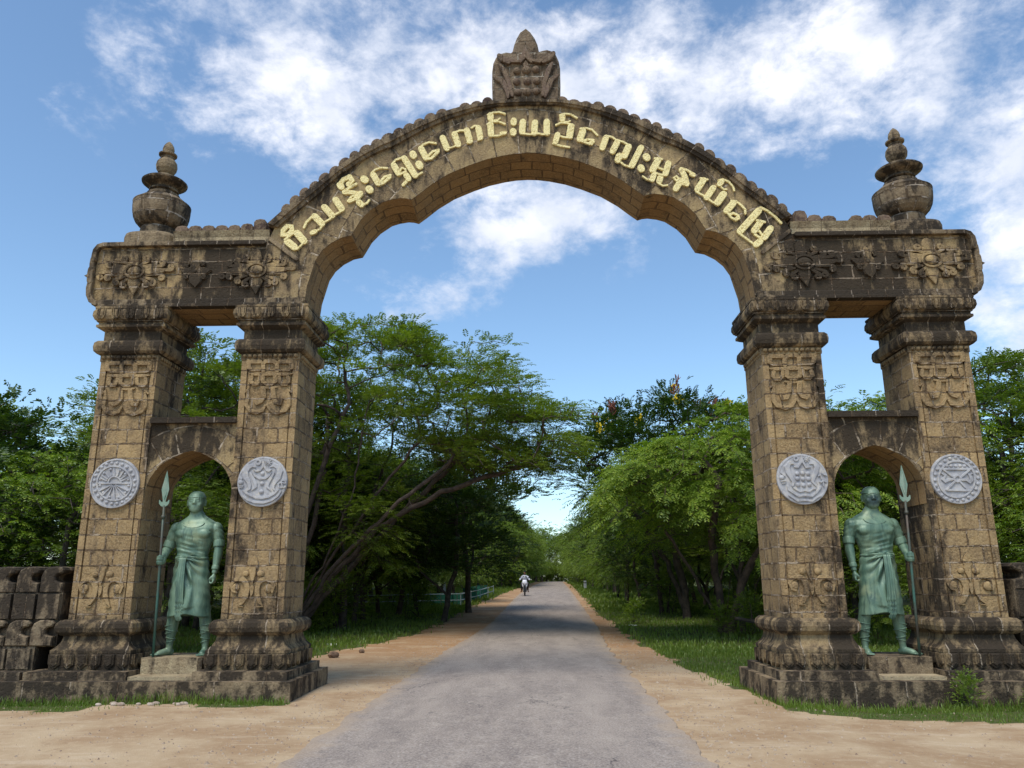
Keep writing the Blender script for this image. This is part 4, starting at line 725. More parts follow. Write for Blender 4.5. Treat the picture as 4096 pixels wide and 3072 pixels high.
# crest
mb = MB()
cr = [(-.62, 9.66), (-.63, 10.0), (-.63, 10.29), (-.61, 10.44), (-.56, 10.55), (-.48, 10.62), (-.38, 10.645), (-.29, 10.63), (-.26, 10.66), (-.23, 10.78), (-.185, 10.90), (-.12, 11.01), (-.02, 11.08), (.06, 11.01), (.14, 10.89), (.19, 10.77), (.215, 10.64), (.28, 10.66), (.36, 10.675), (.45, 10.645), (.52, 10.57), (.57, 10.45), (.59, 10.32), (.59, 10.0), (.58, 9.66)]
cr = [(x*.97+.02, 9.53+(z-9.66)*1.55/1.42) for x, z in cr]
mb.prism(cr, -.03, .55, .045)
CR = mb.obj('crest', M_TILE, GATE, grime=.2, uv=lambda co, n_: (co.x*1.0, co.z)); CR['label'] = 'lotus bud crest stone with rows of carved balls at the top of the arch'
CR.data.materials[0] = stone('crest_stone', bw=.28, bh=.235, c1=(.18, .13, .088), c2=(.12, .085, .066), mortar=.026, stain=.05, mort=(.42, .36, .28), joint_dark=0, row0=.02)
mb = MB()
Kx = lambda x, z: ((x-1105)/2212*2.19+.0, 9.585+(1430-z)*.00112)
for x, z, r in ((945, 895, 62), (1110, 880, 72), (1275, 875, 62), (940, 1085, 62), (1125, 1080, 66), (1290, 1080, 62), (960, 1275, 62), (1120, 1265, 70), (1285, 1260, 60)):
    a, b = Kx(x, z); mb.dome(a, b, r*.00108, -.03, .075, 14)
for k, st in enumerate(([(1000, 740, 60), (1090, 620, 110), (1100, 480, 20)], [(1200, 740, 60), (1110, 620, 110), (1100, 500, 20)], [(1100, 800, 90), (1100, 740, 20)], [(560, 1010, 60), (700, 1100, 90), (780, 1250, 80), (790, 1370, 40)], [(1650, 1000, 50), (1540, 1080, 90), (1480, 1230, 80), (1430, 1370, 40)],
    [(640, 780, 40), (720, 900, 80), (800, 1100, 70), (860, 1340, 50)], [(1560, 790, 40), (1500, 900, 80), (1430, 1100, 70), (1390, 1340, 50)], [(800, 760, 60), (700, 700, 110), (640, 640, 80)], [(1410, 760, 60), (1500, 700, 110), (1580, 620, 80)], [(800, 700, 40), (860, 740, 60), (980, 750, 40)], [(1420, 700, 40), (1340, 760, 60), (1230, 740, 40)])):
    mb.stroke([(*Kx(x, z), q*.0011) for x, z, q in st], -.03, .05+.002*k)
mb.obj('crest_carving', M_TILE, CR, grime=.2)

# low carved walls that run on from the towers
def hook(mb, x, z, w_, h, y0, y1, fl):
    o = [(0, 0), (0, .62), (.10, .86), (.34, .985), (.62, 1.0), (.90, .96), (.97, .86), (.90, .74), (.70, .70), (.60, .60), (.62, .47), (.74, .40), (.97, .36), (.97, 0)]
    q = [((x+(a if fl > 0 else 1-a)*w_), z+b*h) for a, b in o]
    mb.prism(q, y0, y1, .02)
for s in sgn:
    t = tag(empty('low_wall', (s*8.1, .5, 0)), 'dark carved stone wall %s, with two rows of hook shaped stones' % ('running off beside the spear statue on the left of the road' if s < 0 else 'just showing past the tower on the right of the road'), 'wall')
    xa, xb = 7.262, 12.5
    mb = MB(); a, b = span(s, xa, xb)
    def loc(mb, name, m_, par, **kw):
        mb.V = [(x-s*8.1, y-.5, z) for x, y, z in mb.V]; return mb.obj(name, m_, par, **kw)
    mb.gbox(a, b, -.46, 1.4, -.3, .265, .5); loc(mb, 'wall_base', M_WALL, t, grime=.7)
    mb = MB(); mb.gbox(a, b, -.33, 1.3, .26, .38, .5); mb.gbox(a, b, -.05, 1.05, .37, .71, .5)
    x = 7.30
    while x < xb: 
        p, q = span(s, x, x+.33); mb.gbox(p, q, -.10, 0, .40, .68, .4); x += .37
    W_ = loc(mb, 'wall_panels', M_WALL, t, grime=.7)
    mb = MB(); x = 7.0 if s < 0 else 7.0
    while x < xb: hook(mb, s*x if s > 0 else -x-.35, .715, .35, .37, -.08, .5, 1 if s < 0 else -1); x += .365
    loc(mb, 'hook_stones', M_WALL, t, grime=.5)
    mb = MB(); a, b = span(s, 6.99, xb); mb.gbox(a, b, .02, .9, .70, 1.47, .5)
    x = 7.0
    while x < xb: 
        p, q = span(s, x, x+.32); mb.gbox(p, q, -.05, .1, 1.10, 1.45, .5); x += .365
    loc(mb, 'wall_blocks', M_WALL, t, grime=.7)
    mb = MB(); x = 7.0
    while x < xb: hook(mb, s*x if s > 0 else -x-.35, 1.472, .35, .38, .0, .5, 1 if s < 0 else -1); x += .365
    loc(mb, 'hook_stones', M_WALL, t, grime=.7)
# ---------------------------------------------------------------- terrain, road
ZP = [(-60, 0), (12, 0), (20, .08), (30, .33), (42, .62), (60, .92), (80, 1.12), (110, 1.36), (140, 1.53), (170, 1.6), (220, 1.5), (600, -6)]
CP = [(-60, -.9), (-4, -.30), (0, -.24), (8, -.12), (17, .28), (25, .45), (40, .72), (60, 1.15), (90, 1.95), (140, 3.3), (190, 5.0), (240, 8.2), (600, 60)]
WP = [(-60, 4.1), (0, 3.96), (20, 4.0), (600, 4.1)]
itp = lambda P, y: float(np.interp(y, [a for a, _ in P], [b for _, b in P]))
def zg(x, y):
    z = itp(ZP, y)
    z += .05*mnoise.noise(Vector((x*.35, y*.35, 0))) * min(1, abs(x-itp(CP, y))/4)
    if x > 3.2 and y < 2: z -= .06*min(1, (x-3.2)/1.5)*max(0, min(1, (2-y)/2))
    return z
def grid(xs, ys, zf):
    V = [(x, y, zf(x, y)) for y in ys for x in xs]; n = len(xs)
    return V, [(j*n+i, j*n+i+1, (j+1)*n+i+1, (j+1)*n+i) for j in range(len(ys)-1) for i in range(n-1)]
def steps(a, b, n, p=1.0): return [a+(b-a)*(i/n)**p for i in range(n+1)]
xs = [-400, -200, -100, -60, -40, -28] + [-20+.2*i for i in range(201)] + [28, 40, 60, 100, 200, 400]
ys = [-60, -40, -25, -16]+[-12+.4*i for i in range(23)]+[-2.8+.15*i for i in range(45)]+[4+.4*i for i in range(90)]+[40+2.5*i for i in range(60)]+[200, 240, 300, 400, 600]
V, F = grid(xs, ys, zg)
def soil():
    m, t, b = mat('sandy_soil'); g = t.new('ShaderNodeNewGeometry'); P = g.outputs['Position']
    s = t.new('ShaderNodeSeparateXYZ'); t.put(s.inputs[0], P); X, Y = s.outputs[0], s.outputs[1]
    n1 = t.noise(P, .9, 5, .6); n2 = t.noise(P, 9, 5, .65); n3 = t.noise(P, 60, 3, .7)
    sand = t.mix(t.ramp(n1, .35, .65), (.50, .365, .225), (.37, .24, .135))
    # redder earth along the verges beyond the gate
    red = t.ramp(Y, 2, 9)
    sand = t.mix(t.math('MULTIPLY', red, t.ramp(n1, .3, .55, .35, .9)), sand, (.36, .20, .095))
    sand = t.mix(t.math('MULTIPLY', t.ramp(n2, .5, .7), .4), sand, (.60, .46, .31))
    sand = t.mix(t.math('MULTIPLY', t.ramp(t.noise(P, 30, 4, .75), .60, .72), .6), sand, (.19, .12, .07))
    sand = t.mix(t.math('MULTIPLY', t.ramp(n3, .62, .72), .6), sand, (.64, .54, .42))
    sand = t.mix(t.math('MULTIPLY', t.ramp(t.noise(P, 3.5, 6, .75, .6), .56, .70), .45), sand, (.27, .165, .09))
    sand = t.mix(t.math('MULTIPLY', t.ramp(t.noise(t.scalevec(P, (.25, 1.6, 1)), 2.2, 4, .6, .4), .56, .66), .35), sand, (.60, .47, .33))
    t2 = t.new('ShaderNodeAttribute'); t2.attribute_name = 'grassy'
    gm = t.ramp(t.math('ADD', t2.outputs['Fac'], t.math('MULTIPLY', t.math('SUBTRACT', t.noise(P, 2.4, 5, .65), .5), .9)), .35, .65)
    gr = t.mix(t.ramp(n2, .4, .6), (.065, .095, .022), (.105, .10, .04))
    t.put(b.inputs['Base Color'], t.mix(gm, sand, gr)); b.inputs['Roughness'].default_value = .95; b.inputs['Specular IOR Level'].default_value = .15
    h = t.math('ADD', t.math('MULTIPLY', n2, .5), t.math('MULTIPLY', n3, .5)); bump(t, b, h, .8, .03); return m
GL = [(-60, 8.6), (-2.6, 8.6), (-2.4, -8.2), (-1.0, -7.0), (-.45, -5.4), (0, -3.5), (1.5, -3.5), (1.7, -5.6), (5, -5.3), (9, -4.4), (14, -3.7), (30, -3.3), (40, -2.8), (60, -1.9), (90, -1.2), (140, -.2), (190, 1.4), (240, 4.6), (600, 56)]
GRr = [(-60, 30), (-2.4, 30), (-1.75, 6.4), (-1.25, 4.6), (-.9, 3.5), (.5, 3.2), (2, 3.05), (8, 2.85), (16, 2.85), (30, 3.0), (45, 3.3), (60, 3.8), (90, 4.6), (140, 5.9), (190, 7.7), (240, 11), (600, 66)]
def lim_l(x, y):  # left grass: y-dependent in front of the tower
    if y < -1.5 or (y < -.5 and x > -5.2-(-.5-y)*3): return 1.0 if (y > -1.9 and x < -8.6) else 0.0
    return 1.0 if x < itp(GL[4:], max(y, -.45)) else 0.0
def grassy(x, y):
    j = .32*mnoise.noise(Vector((x*1.1, y*1.1, 7)))+.16*mnoise.noise(Vector((x*3.3, y*3.3, 2)))
    if abs(x) > 3.3 and y < -.3: y += j*.8
    else: x += j
    if x < 0:
        if y < -.5: 
            d = (-.62 - (y))  # distance in front of the plinth
            return 1.0 if x < -3.35 and d < (.55 if x < -5.9 else .18 if x > -4.6 else -.1)+(.35 if x < -7.2 else 0) else 0.0
        return 1.0 if x < (-4.9 if y > 2.2 and y < 5 else itp(GL[5:], y)) and (y > 2.2 or x < -3.55) else 0.0
    if y < 0: return 1.0 if (y > -1.15-(x-3.4)*.20 and x > 3.15) else 0.0
    return 1.0 if x > itp(GRr[5:], y) else 0.0
gnd = mobj('ground', V, F, soil(), uv=None, recalc=False, smooth=True); tag(gnd, kind='structure')
a = gnd.data.attributes.new('grassy', 'FLOAT', 'POINT'); a.data.foreach_set('value', [grassy(x, y) for x, y, z in V])

def asphalt():
    m, t, b = mat('worn_asphalt'); g = t.new('ShaderNodeNewGeometry'); P = g.outputs['Position']
    n1 = t.noise(t.scalevec(P, (1.6, .35, 1)), 1.1, 5, .6); n2 = t.noise(P, 45, 4, .75); n3 = t.noise(P, 3.2, 5, .6)
    c = t.mix(t.ramp(n1, .35, .65), (.255, .205, .170), (.345, .280, .228))
    c = t.mix(t.math('MULTIPLY', t.ramp(n3, .50, .70), .6), c, (.40, .33, .265))
    c = t.mix(t.math('MULTIPLY', t.ramp(n2, .52, .62), .55), c, (.50, .45, .40))
    c = t.mix(t.math('MULTIPLY', t.ramp(n2, .47, .38), .6), c, (.10, .085, .08))
    c = t.mix(t.math('MULTIPLY', t.ramp(t.noise(t.scalevec(P, (1, .5, 1)), 7, 5, .7), .56, .70), .5), c, (.13, .11, .10))
    vc = t.new('ShaderNodeTexVoronoi', feature='DISTANCE_TO_EDGE'); t.put(vc.inputs['Vector'], t.vmath('ADD', t.scalevec(P, (1, .6, 1)), t.vmath('SCALE', t.noise(P, 3, 4, .7, 0, True), .5))); vc.inputs['Scale'].default_value = .8
    c = t.mix(t.math('MULTIPLY', t.ramp(vc.outputs[0], .012, .0), t.ramp(t.noise(P, .5, 2, .5), .52, .6)), c, (.09, .075, .07))
    t2 = t.new('ShaderNodeAttribute'); t2.attribute_name = 'edge'
    e = t.ramp(t.math('ADD', t2.outputs['Fac'], t.math('MULTIPLY', t.math('SUBTRACT', n3, .5), .8)), .55, 1.0)
    c = t.mix(t.math('MULTIPLY', e, .55), c, (.40, .29, .19))
    t.put(b.inputs['Base Color'], c); b.inputs['Roughness'].default_value = .9; b.inputs['Specular IOR Level'].default_value = .25
    bump(t, b, n2, .5, .008); return m
ysr = [-30, -20, -14]+[-12+.12*i for i in range(270)]+[20.5+.6*i for i in range(60)]+[57+3*i for i in range(70)]+[280, 340, 420, 600]
V = []; F = []; ED = []; fr = [0, .012, .05, .12, .25, .4, .55, .7, .85, .93, .97, .988, 1]
for y in ysr:
    c, w_ = itp(CP, y), itp(WP, y)
    jl = .10*mnoise.noise(Vector((y*1.4, 3, 0)))+.07*mnoise.noise(Vector((y*5, 8, 0))); jr = .10*mnoise.noise(Vector((y*1.4, 30, 0)))+.07*mnoise.noise(Vector((y*5, 38, 0)))
    x0, x1 = c-w_/2+jl, c+w_/2+jr
    for k, t_ in enumerate(fr):
        x = x0+(x1-x0)*t_; camb = .035*(1-(2*t_-1)**2)
        z = itp(ZP, y)+.022+camb
        if k in (0, len(fr)-1): z = itp(ZP, y)-.06
        V.append((x, y, z)); ED.append(max(0, abs(2*t_-1)-.55)/.45)
n = len(fr)
for j in range(len(ysr)-1): F += [(j*n+i, j*n+i+1, (j+1)*n+i+1, (j+1)*n+i) for i in range(n-1)]
road = mobj('road', V, F, asphalt(), uv=None, recalc=False, smooth=False); tag(road, kind='structure')
a = road.data.attributes.new('edge', 'FLOAT', 'POINT'); a.data.foreach_set('value', ED)

# loose gravel
def gravel():
    rr = random.Random(11); mb = MB()
    for i in range(5200):
        if rr.random() < .55:
            y = rr.uniform(-5.2, 14); side = rr.choice((-1, 1)); x = itp(CP, y)+side*(2.0+abs(rr.gauss(0, .6)))
            if grassy(x, y) > .5: continue
        else: x = rr.uniform(-9, 9); y = rr.uniform(-6.5, -.7)
        if y < -.2 and y > -.55 and abs(x) > 3.2: continue
        if abs(x-itp(CP, y)) < 1.9 or (abs(x) > 3.2 and -.55 < y < 1.6): continue
        s_ = rr.uniform(.008, .022)*(1.6 if rr.random() < .08 else 1); z = zg(x, y)
        V = []; 
        for k in range(5): V.append((x+math.cos(k*1.257+i)*s_*rr.uniform(.7, 1.2), y+math.sin(k*1.257+i)*s_*rr.uniform(.7, 1.2), z-.004))
        V.append((x, y, z+s_*rr.uniform(.5, .9)))
        mb.add(V, [(k, (k+1) % 5, 5) for k in range(5)])
    return mb
o = gravel().obj('gravel', simple('gravel_stone', (.42, .33, .24), .9, 0, 0, (.22, .15, .10), 12), uv=None); tag(o, 'loose pale gravel scattered over the sandy ground by the road', 'gravel', kind='stuff')
def rock(x, y, s_, lab, seed, c=(.24, .15, .09)):
    mb = MB(); mb.ball((0, 0, 0), s_, s_*.8, s_*.62, 14, 9)
    mb.V = [tuple(Vector(v)*(1+.28*mnoise.noise(Vector(v)*(2.2/s_)+Vector((seed, 0, 0))))) for v in mb.V]
    o = mb.obj('rock', M_ROCK, uv=None); o.location = (x, y, zg(x, y)+s_*.42); o.rotation_euler = (.1, 0, seed)
    tag(o, lab, 'rock', 'loose rocks on the left verge')
M_ROCK = simple('brown_rock', (.24, .15, .09), .95, 0, 0, (.13, .08, .05), 9, .02)
rock(-4.35, 6.05, .13, 'larger brown rock lying on the sandy verge beside the left tower', 1)
rock(-4.0, 7.3, .085, 'smaller brown rock on the verge, farther from the left tower', 2)
rr = random.Random(5)
mbp = MB()
for i in range(14):
    x = rr.uniform(-5.9, -4.7)
    s_ = rr.uniform(.03, .06); mb = MB(); mb.ball((x, -.62-rr.random()*.12, .01), s_, s_*.7, s_*.5, 8, 6); mbp.add(mb.V, mb.F)
tag(mbp.obj('rubble', simple('pale_rubble', (.5, .42, .34), .9, 0, 0, (.3, .22, .16), 10), uv=None), 'pale broken stones along the foot of the left tower plinth', 'rubble', kind='stuff')
# litter
def litter(x, y, lab, s_=.09):
    mb = MB(); V = []; 
    for i in range(5):
        for j in range(5): V.append(((i-2)*s_*.5+rr.uniform(-.01, .01), (j-2)*s_*.4+rr.uniform(-.01, .01), .035+.03*math.sin(i*2.1+j*1.3)))
    mb.add(V, [(i*5+j, i*5+j+1, i*5+j+6, i*5+j+5) for i in range(4) for j in range(4)])
    o = mb.obj('plastic_bag', M_WHITE, uv=None, recalc=False); o.location = (x, y, zg(x, y)); tag(o, lab, 'litter', 'scraps of litter in the grass')
litter(3.55, 17.5, 'crumpled white bag in the grass right of the road', .16); litter(-5.2, 9.3, 'small white scrap at the edge of the shaded grass left of the road', .11)

# ---------------------------------------------------------------- grass
def leafmesh(name, Q, m, tri=False):
    """Q: (N,4,3) or (N,3,3) array -> mesh"""
    N, k = Q.shape[0], Q.shape[1]
    me = bpy.data.meshes.new(name); me.vertices.add(N*k); me.loops.add(N*k); me.polygons.add(N)
    me.vertices.foreach_set('co', Q.reshape(-1).astype(np.float32))
    me.loops.foreach_set('vertex_index', np.arange(N*k, dtype=np.int32))
    me.polygons.foreach_set('loop_start', np.arange(0, N*k, k, dtype=np.int32))
    me.update(calc_edges=True); me.materials.append(m); return me
def link(name, me, parent=None):
    o = bpy.data.objects.new(name, me); COL.objects.link(o)
    if parent: o.parent = parent
    return o
rs = np.random.RandomState(4)
def blades(P, h, w_, lean=.5):
    n = len(P); a = rs.uniform(0, 2*np.pi, n); d = np.stack([np.cos(a), np.sin(a), np.zeros(n)], 1)
    b = rs.uniform(0, 2*np.pi, n); l = np.stack([np.cos(b), np.sin(b), np.zeros(n)], 1)*(rs.uniform(.1, lean, n)*h)[:, None]
    up = np.zeros((n, 3)); up[:, 2] = h
    mid = P+l*.35+up*.6
    A = P-d*w_[:, None]; B = P+d*w_[:, None]; C = mid+d*w_[:, None]*.6; D = mid-d*w_[:, None]*.6; T = P+l+up*.95
    return np.concatenate([np.stack([A, B, C, D], 1), np.stack([D, C, T, T+1e-4], 1)])
GP = []
rr = random.Random(8)
def addg(n, x0, x1, y0, y1, h, w_, dens=None, pat=.0):
    for _ in range(n):
        x = rr.uniform(x0, x1); y = y0+(y1-y0)*rr.random()**1.4
        if grassy(x, y) < .5: 
            if rr.random() > .10: continue
            if grassy(x+(-.35 if x < 0 else .35), y) < .5 and grassy(x, y+.2) < .5: continue
        if abs(x) > 3.32 and abs(x) < 12.6 and -.48 < y < 1.5: continue
        if pat and mnoise.noise(Vector((x*1.3, y*1.3, 5))) < pat: continue
        k = rr.uniform(.5, 1.25)*(1+.5*mnoise.noise(Vector((x*.8, y*.8, 1))))
        if abs(y+.5) > .12 and y < -.6: k *= .6
        GP.append((x, y, zg(x, y)-.01, h*k*.72, w_*rr.uniform(.7, 1.3)))
addg(13000, 3.0, 9.5, -2.6, -.5, .11, .006)
addg(6500, -9.5, -3.3, -1.5, -.5, .12, .006)
addg(2200, -9.5, -3.3, -.72, -.5, .20, .006); addg(2600, 3.3, 9.5, -.85, -.5, .22, .006)
addg(16000, 2.8, 9, 1.4, 9, .12, .009); addg(24000, 2.7, 16, 6, 32, .19, .018)
addg(30000, -16, -3, 2.2, 32, .20, .018); addg(14000, -14, -1.5, 26, 75, .32, .04); addg(14000, 3, 16, 26, 80, .32, .04)
addg(5000, -8, 12, 70, 150, .45, .09); addg(1500, 3.2, 3.9, -.5, 1.8, .14, .006)
G = np.array(GP); Q = blades(G[:, :3], G[:, 3], G[:, 4])
tag(link('grass', leafmesh('grass', Q, L_GRS)), 'green grass growing along the verges and around the foot of the gateway', 'grass', kind='stuff')

# ---------------------------------------------------------------- trees
def nrm(a): return a/np.maximum(np.linalg.norm(a, axis=-1, keepdims=True), 1e-9)
def sprigs(rs, B, D, L, pairs, ll, lw, droop=.5):
    """B base points, D directions, feathery sprigs with paired leaflets -> quads"""
    n = len(B); D = nrm(D); out = []
    up = np.array([0, 0, 1.]); side = nrm(np.cross(D, up)+rs.normal(0, .15, (n, 3)))
    for i in range(pairs):
        t = (i+1)/pairs
        c = B+D*(L*t)[:, None]; c[:, 2] -= droop*L*t*t
        tan = nrm(D-np.array([0, 0, 1.])*(2*droop*t))
        sc = (1-.45*abs(t-.45)*2)*ll
        for sg in (1, -1):
            d = nrm(side*sg+tan*.55+rs.normal(0, .18, (n, 3))); w_ = nrm(tan)*(lw*.5)
            e = c+d*(sc*L/L)[:, None] if np.ndim(sc) else c+d*sc
            e[:, 2] -= .18*ll
            m_ = (c+e)/2
            out.append(np.stack([c, m_-w_, e, m_+w_], 1))
    return np.concatenate(out)
def path(a, b, rr, step=.5, bow=.12):
    a, b = Vector(a), Vector(b); n = max(1, int((b-a).length/step)); off = Vector((rr.gauss(0, 1), rr.gauss(0, 1), rr.gauss(0, .6)+.5))*bow*(b-a).length
    return [a.lerp(b, t)+off*.6*(4*t*(1-t))*.5+Vector((rr.gauss(0, .03), rr.gauss(0, .03), rr.gauss(0, .03))) for t in [(i+1)/n for i in range(n)]]
def build_tree(name, seed, stems, attr, barkm, leafm, base_r, clump=dict(), tip=.010, extra=None):
    """stems: list of polylines of points; attr: list of crown points; grows limbs from the stems to every crown point"""
    rr = random.Random(seed); rs = np.random.RandomState(seed)
    pos = []; par = []
    for st in stems:
        last = -1
        prev = None
        if 'j' in st:
            j, ptsl = st['j'], st['p']; last = min(range(len(pos)), key=lambda i: (pos[i]-Vector(ptsl[0])).length) if pos else -1
        else: ptsl = st['p']
        for k, p in enumerate(ptsl):
            p = Vector(p)
            if k == 0:
                if last >= 0: prev = pos[last]; continue
                pos.append(p); par.append(-1); last = len(pos)-1; continue
            for q in path(pos[last], p, rr, .35, .03): pos.append(q); par.append(last); last = len(pos)-1
    low = min(p.z for p in pos); ns = len(pos)
    cen = sum(pos, Vector())/len(pos)
    top = pos[-1]
    attr = sorted(attr, key=lambda a: min((Vector(a)-pos[i]).length for i in range(0, ns, 3)))
    arr = np.zeros((60000, 3)); arr[:ns] = [tuple(p) for p in pos]; cnt = ns
    tips = []
    usable = np.array([(p.z-low) > .28*(max(q.z for q in pos)-low) for p in pos]+[True]*(60000-ns))
    for a in attr:
        d = np.linalg.norm(arr[:cnt]-np.array(a), axis=1)+np.where(usable[:cnt], 0, 50)+np.maximum(0, arr[:cnt, 2]-a[2])*.35+np.maximum(0, np.hypot(arr[:cnt, 0]-pos[0].x, arr[:cnt, 1]-pos[0].y)-math.hypot(a[0]-pos[0].x, a[1]-pos[0].y))*.5
        i = int(d.argmin()); last = i
        for q in path(pos[i], a, rr, .32, .09):
            pos.append(q); par.append(last); last = len(pos)-1; arr[cnt] = tuple(q); cnt += 1
        tips.append(last)
    w_ = np.zeros(len(pos)); ch = [[] for _ in pos]
    for i in range(len(pos)-1, -1, -1):
        if not ch[i]: w_[i] = 1
        if par[i] >= 0: w_[par[i]] += w_[i]; ch[par[i]].append(i)
    nroot = [i for i in range(len(pos)) if par[i] < 0]
    wm = max(w_[i] for i in nroot); ex = math.log(base_r/tip)/math.log(max(wm, 2))
    rad = tip*w_**ex
    mb = MB(); started = set()
    def chain(i0, i):
        c = [i0, i] if i0 >= 0 else [i]
        while ch[i]:
            j = max(ch[i], key=lambda k: w_[k]); 
            for k in ch[i]:
                if k != j: stack.append((i, k))
            c.append(j); i = j
        return c
    stack = [(-1, i) for i in nroot]
    while stack:
        i0, i = stack.pop(); c = chain(i0, i)
        r0 = rad[c[0]] if i0 < 0 else min(rad[c[0]], rad[c[1]]*1.15)
        pts = [(pos[k], (r0 if q == 0 else rad[k])) for q, k in enumerate(c)]
        if len(pts) < 2: continue
        if i0 < 0: pts[0] = (pts[0][0]-Vector((0, 0, .25)), r0*1.35)
        mb.tube(pts, 8 if r0 > .06 else 5 if r0 > .02 else 3, cap=False)
    T = tag(empty(name, tuple(pos[0])))
    org = np.array(pos[0])
    me = bpy.data.meshes.new('trunk'); me.from_pydata([tuple(np.array(v)-org) for v in mb.V], [], mb.F)
    for p in me.polygons: p.use_smooth = True
    me.materials.append(barkm); link('trunk', me, T)
    # leaves
    C = clump; K = C.get('n', 12); tp = np.array([tuple(pos[i]) for i in tips]); n = len(tp)
    B = np.repeat(tp, K, 0); sp = np.array(C.get('spread', (.35, .35, .16)))
    outd = nrm(tp-np.array([tuple(cen)])*np.array([1, 1, 0])-np.array([0, 0, 1])*np.array([cen.z]))
    off = rs.normal(0, 1, B.shape)*sp; B = B+off
    D = nrm(off*np.array([1, 1, .4])+np.repeat(outd, K, 0)*.25+np.array([0, 0, C.get('up', .05)]))
    L = rs.uniform(.6, 1.2, len(B))*C.get('L', .3)
    Q = sprigs(rs, B, D, L, C.get('pairs', 6), C.get('ll', .09), C.get('lw', .03), C.get('droop', .5))-org
    link('crown', leafmesh('crown', Q, leafm), T)
    return T, tp, rr, rs, org
def copy_tree(T, loc, rz, sc):
    r = T.copy(); COL.objects.link(r); r.location = loc; r.rotation_euler = (0, 0, rz); r.scale = sc
    for c in T.children:
        d = c.copy(); COL.objects.link(d); d.parent = r
    return r
def sample(n, seed, xr, top, bot, yc, yr, shell=.55):
    rr = random.Random(seed); out = []
    while len(out) < n:
        x = rr.uniform(*xr); y = yc+rr.uniform(-1, 1)*yr
        k = math.sqrt(max(0, 1-((y-yc)/yr)**2))
        zt = float(np.interp(x, *zip(*top))); zb = float(np.interp(x, *zip(*bot))); mid = zb+(zt-zb)*.45
        zt2 = mid+(zt-mid)*(.35+.65*k); zb2 = mid-(mid-zb)*(.4+.6*k)
        t = rr.random(); t = 1-(1-t)*rr.random() if rr.random() < shell else t
        z = zb2+(zt2-zb2)*t
        z += .35*mnoise.noise(Vector((x*.9, y*.9, seed)))
        if mnoise.noise(Vector((x*.75, y*.75, z*1.1+seed*3))) < -.07: continue
        out.append((x, y, z))
    return out
def sprays(pts, cen, L, droop, n, seed, lift=0.0):
    """turn crown points into outward fronds: each a short row of points"""
    rr = random.Random(seed); out = []
    for p in pts:
        d = Vector((p[0]-cen[0]+rr.gauss(0, 1.3), p[1]-cen[1]+rr.gauss(0, 1.3), 0)); d.normalize(); l = L*rr.uniform(.6, 1.25)
        for k in range(n):
            t = k/max(1, n-1); out.append((p[0]+d.x*l*t+rr.gauss(0, .05), p[1]+d.y*l*t+rr.gauss(0, .05), p[2]+lift*l*t-droop*l*t*t+rr.gauss(0, .04)))
    return out
# 1 spreading acacia left of the road
at = sprays(sample(330, 1, (-9.6, .5), ((-9.4, 8.0), (-7, 9.5), (-5.4, 9.9), (-3, 9.4), (-1.4, 8.7), (-1.0, 7.8), (.3, 7.2), (2.0, 5.8)), ((-9.4, 4.8), (-7, 5.2), (-4, 6.0), (-1, 5.2), (2.0, 4.9)), 14, 4.0, .62), (-5.5, 14), 1.15, .22, 5, 1, .12)
at += sprays(sample(70, 8, (-3.8, 1.2), ((-3.8, 6.6), (1.2, 6.2)), ((-3.8, 4.8), (1.2, 4.7)), 14, 3.0, .3), (-5.5, 14), 1.0, .3, 5, 9)
at += sprays(sample(90, 6, (-9.6, -4.6), ((-9.6, 4.6), (-4.6, 4.6)), ((-9.6, 1.6), (-4.6, 2.2)), 14.8, 2.6, .4), (-6.5, 14), .9, .3, 4, 2)
T, tp, *_ = build_tree('acacia_tree', 21, [dict(p=[(-7.9, 14, 0), (-7.0, 13.8, 1.4), (-5.9, 13.5, 3.1), (-4.6, 13.3, 4.9), (-3.3, 13.1, 6.3)]),
    dict(p=[(-7.75, 14.2, 0), (-6.7, 14.4, 1.5), (-5.2, 14.5, 3.3), (-3.0, 14.4, 4.5), (-.8, 14.2, 5.2), (.6, 14, 5.5)]),
    dict(p=[(-8.1, 14.2, 0), (-7.6, 14.4, 2.0), (-7.1, 14.5, 4.6), (-6.9, 14.2, 6.9)]),
    dict(p=[(-7.9, 13.9, 0), (-6.6, 13.2, 2.1), (-5.6, 12.4, 4.1), (-5.2, 11.8, 6.2)]),
    dict(p=[(-7.6, 13.6, 0), (-6.4, 12.9, 1.8), (-4.4, 12.4, 3.7), (-2.2, 12.2, 5.4)]), dict(p=[(-8.3, 13.8, 0), (-7.5, 13.0, 2.6), (-6.6, 12.6, 5.0), (-5.9, 12.8, 7.2)]), dict(p=[(-7.7, 14.6, 0), (-6.0, 15.6, 2.4), (-4.0, 16.2, 4.6), (-2.0, 16.4, 6.6)]), dict(p=[(-8.4, 14.4, 0), (-8.8, 14.8, 2.5), (-9.0, 15.2, 5.5)])], at, M_BARK2, L_ACA, .105, dict(n=9, spread=(.20, .20, .07), L=.36, pairs=6, ll=.125, lw=.040, droop=.30))
tag(T, 'big spreading feathery acacia leaning over the road from the left', 'tree')
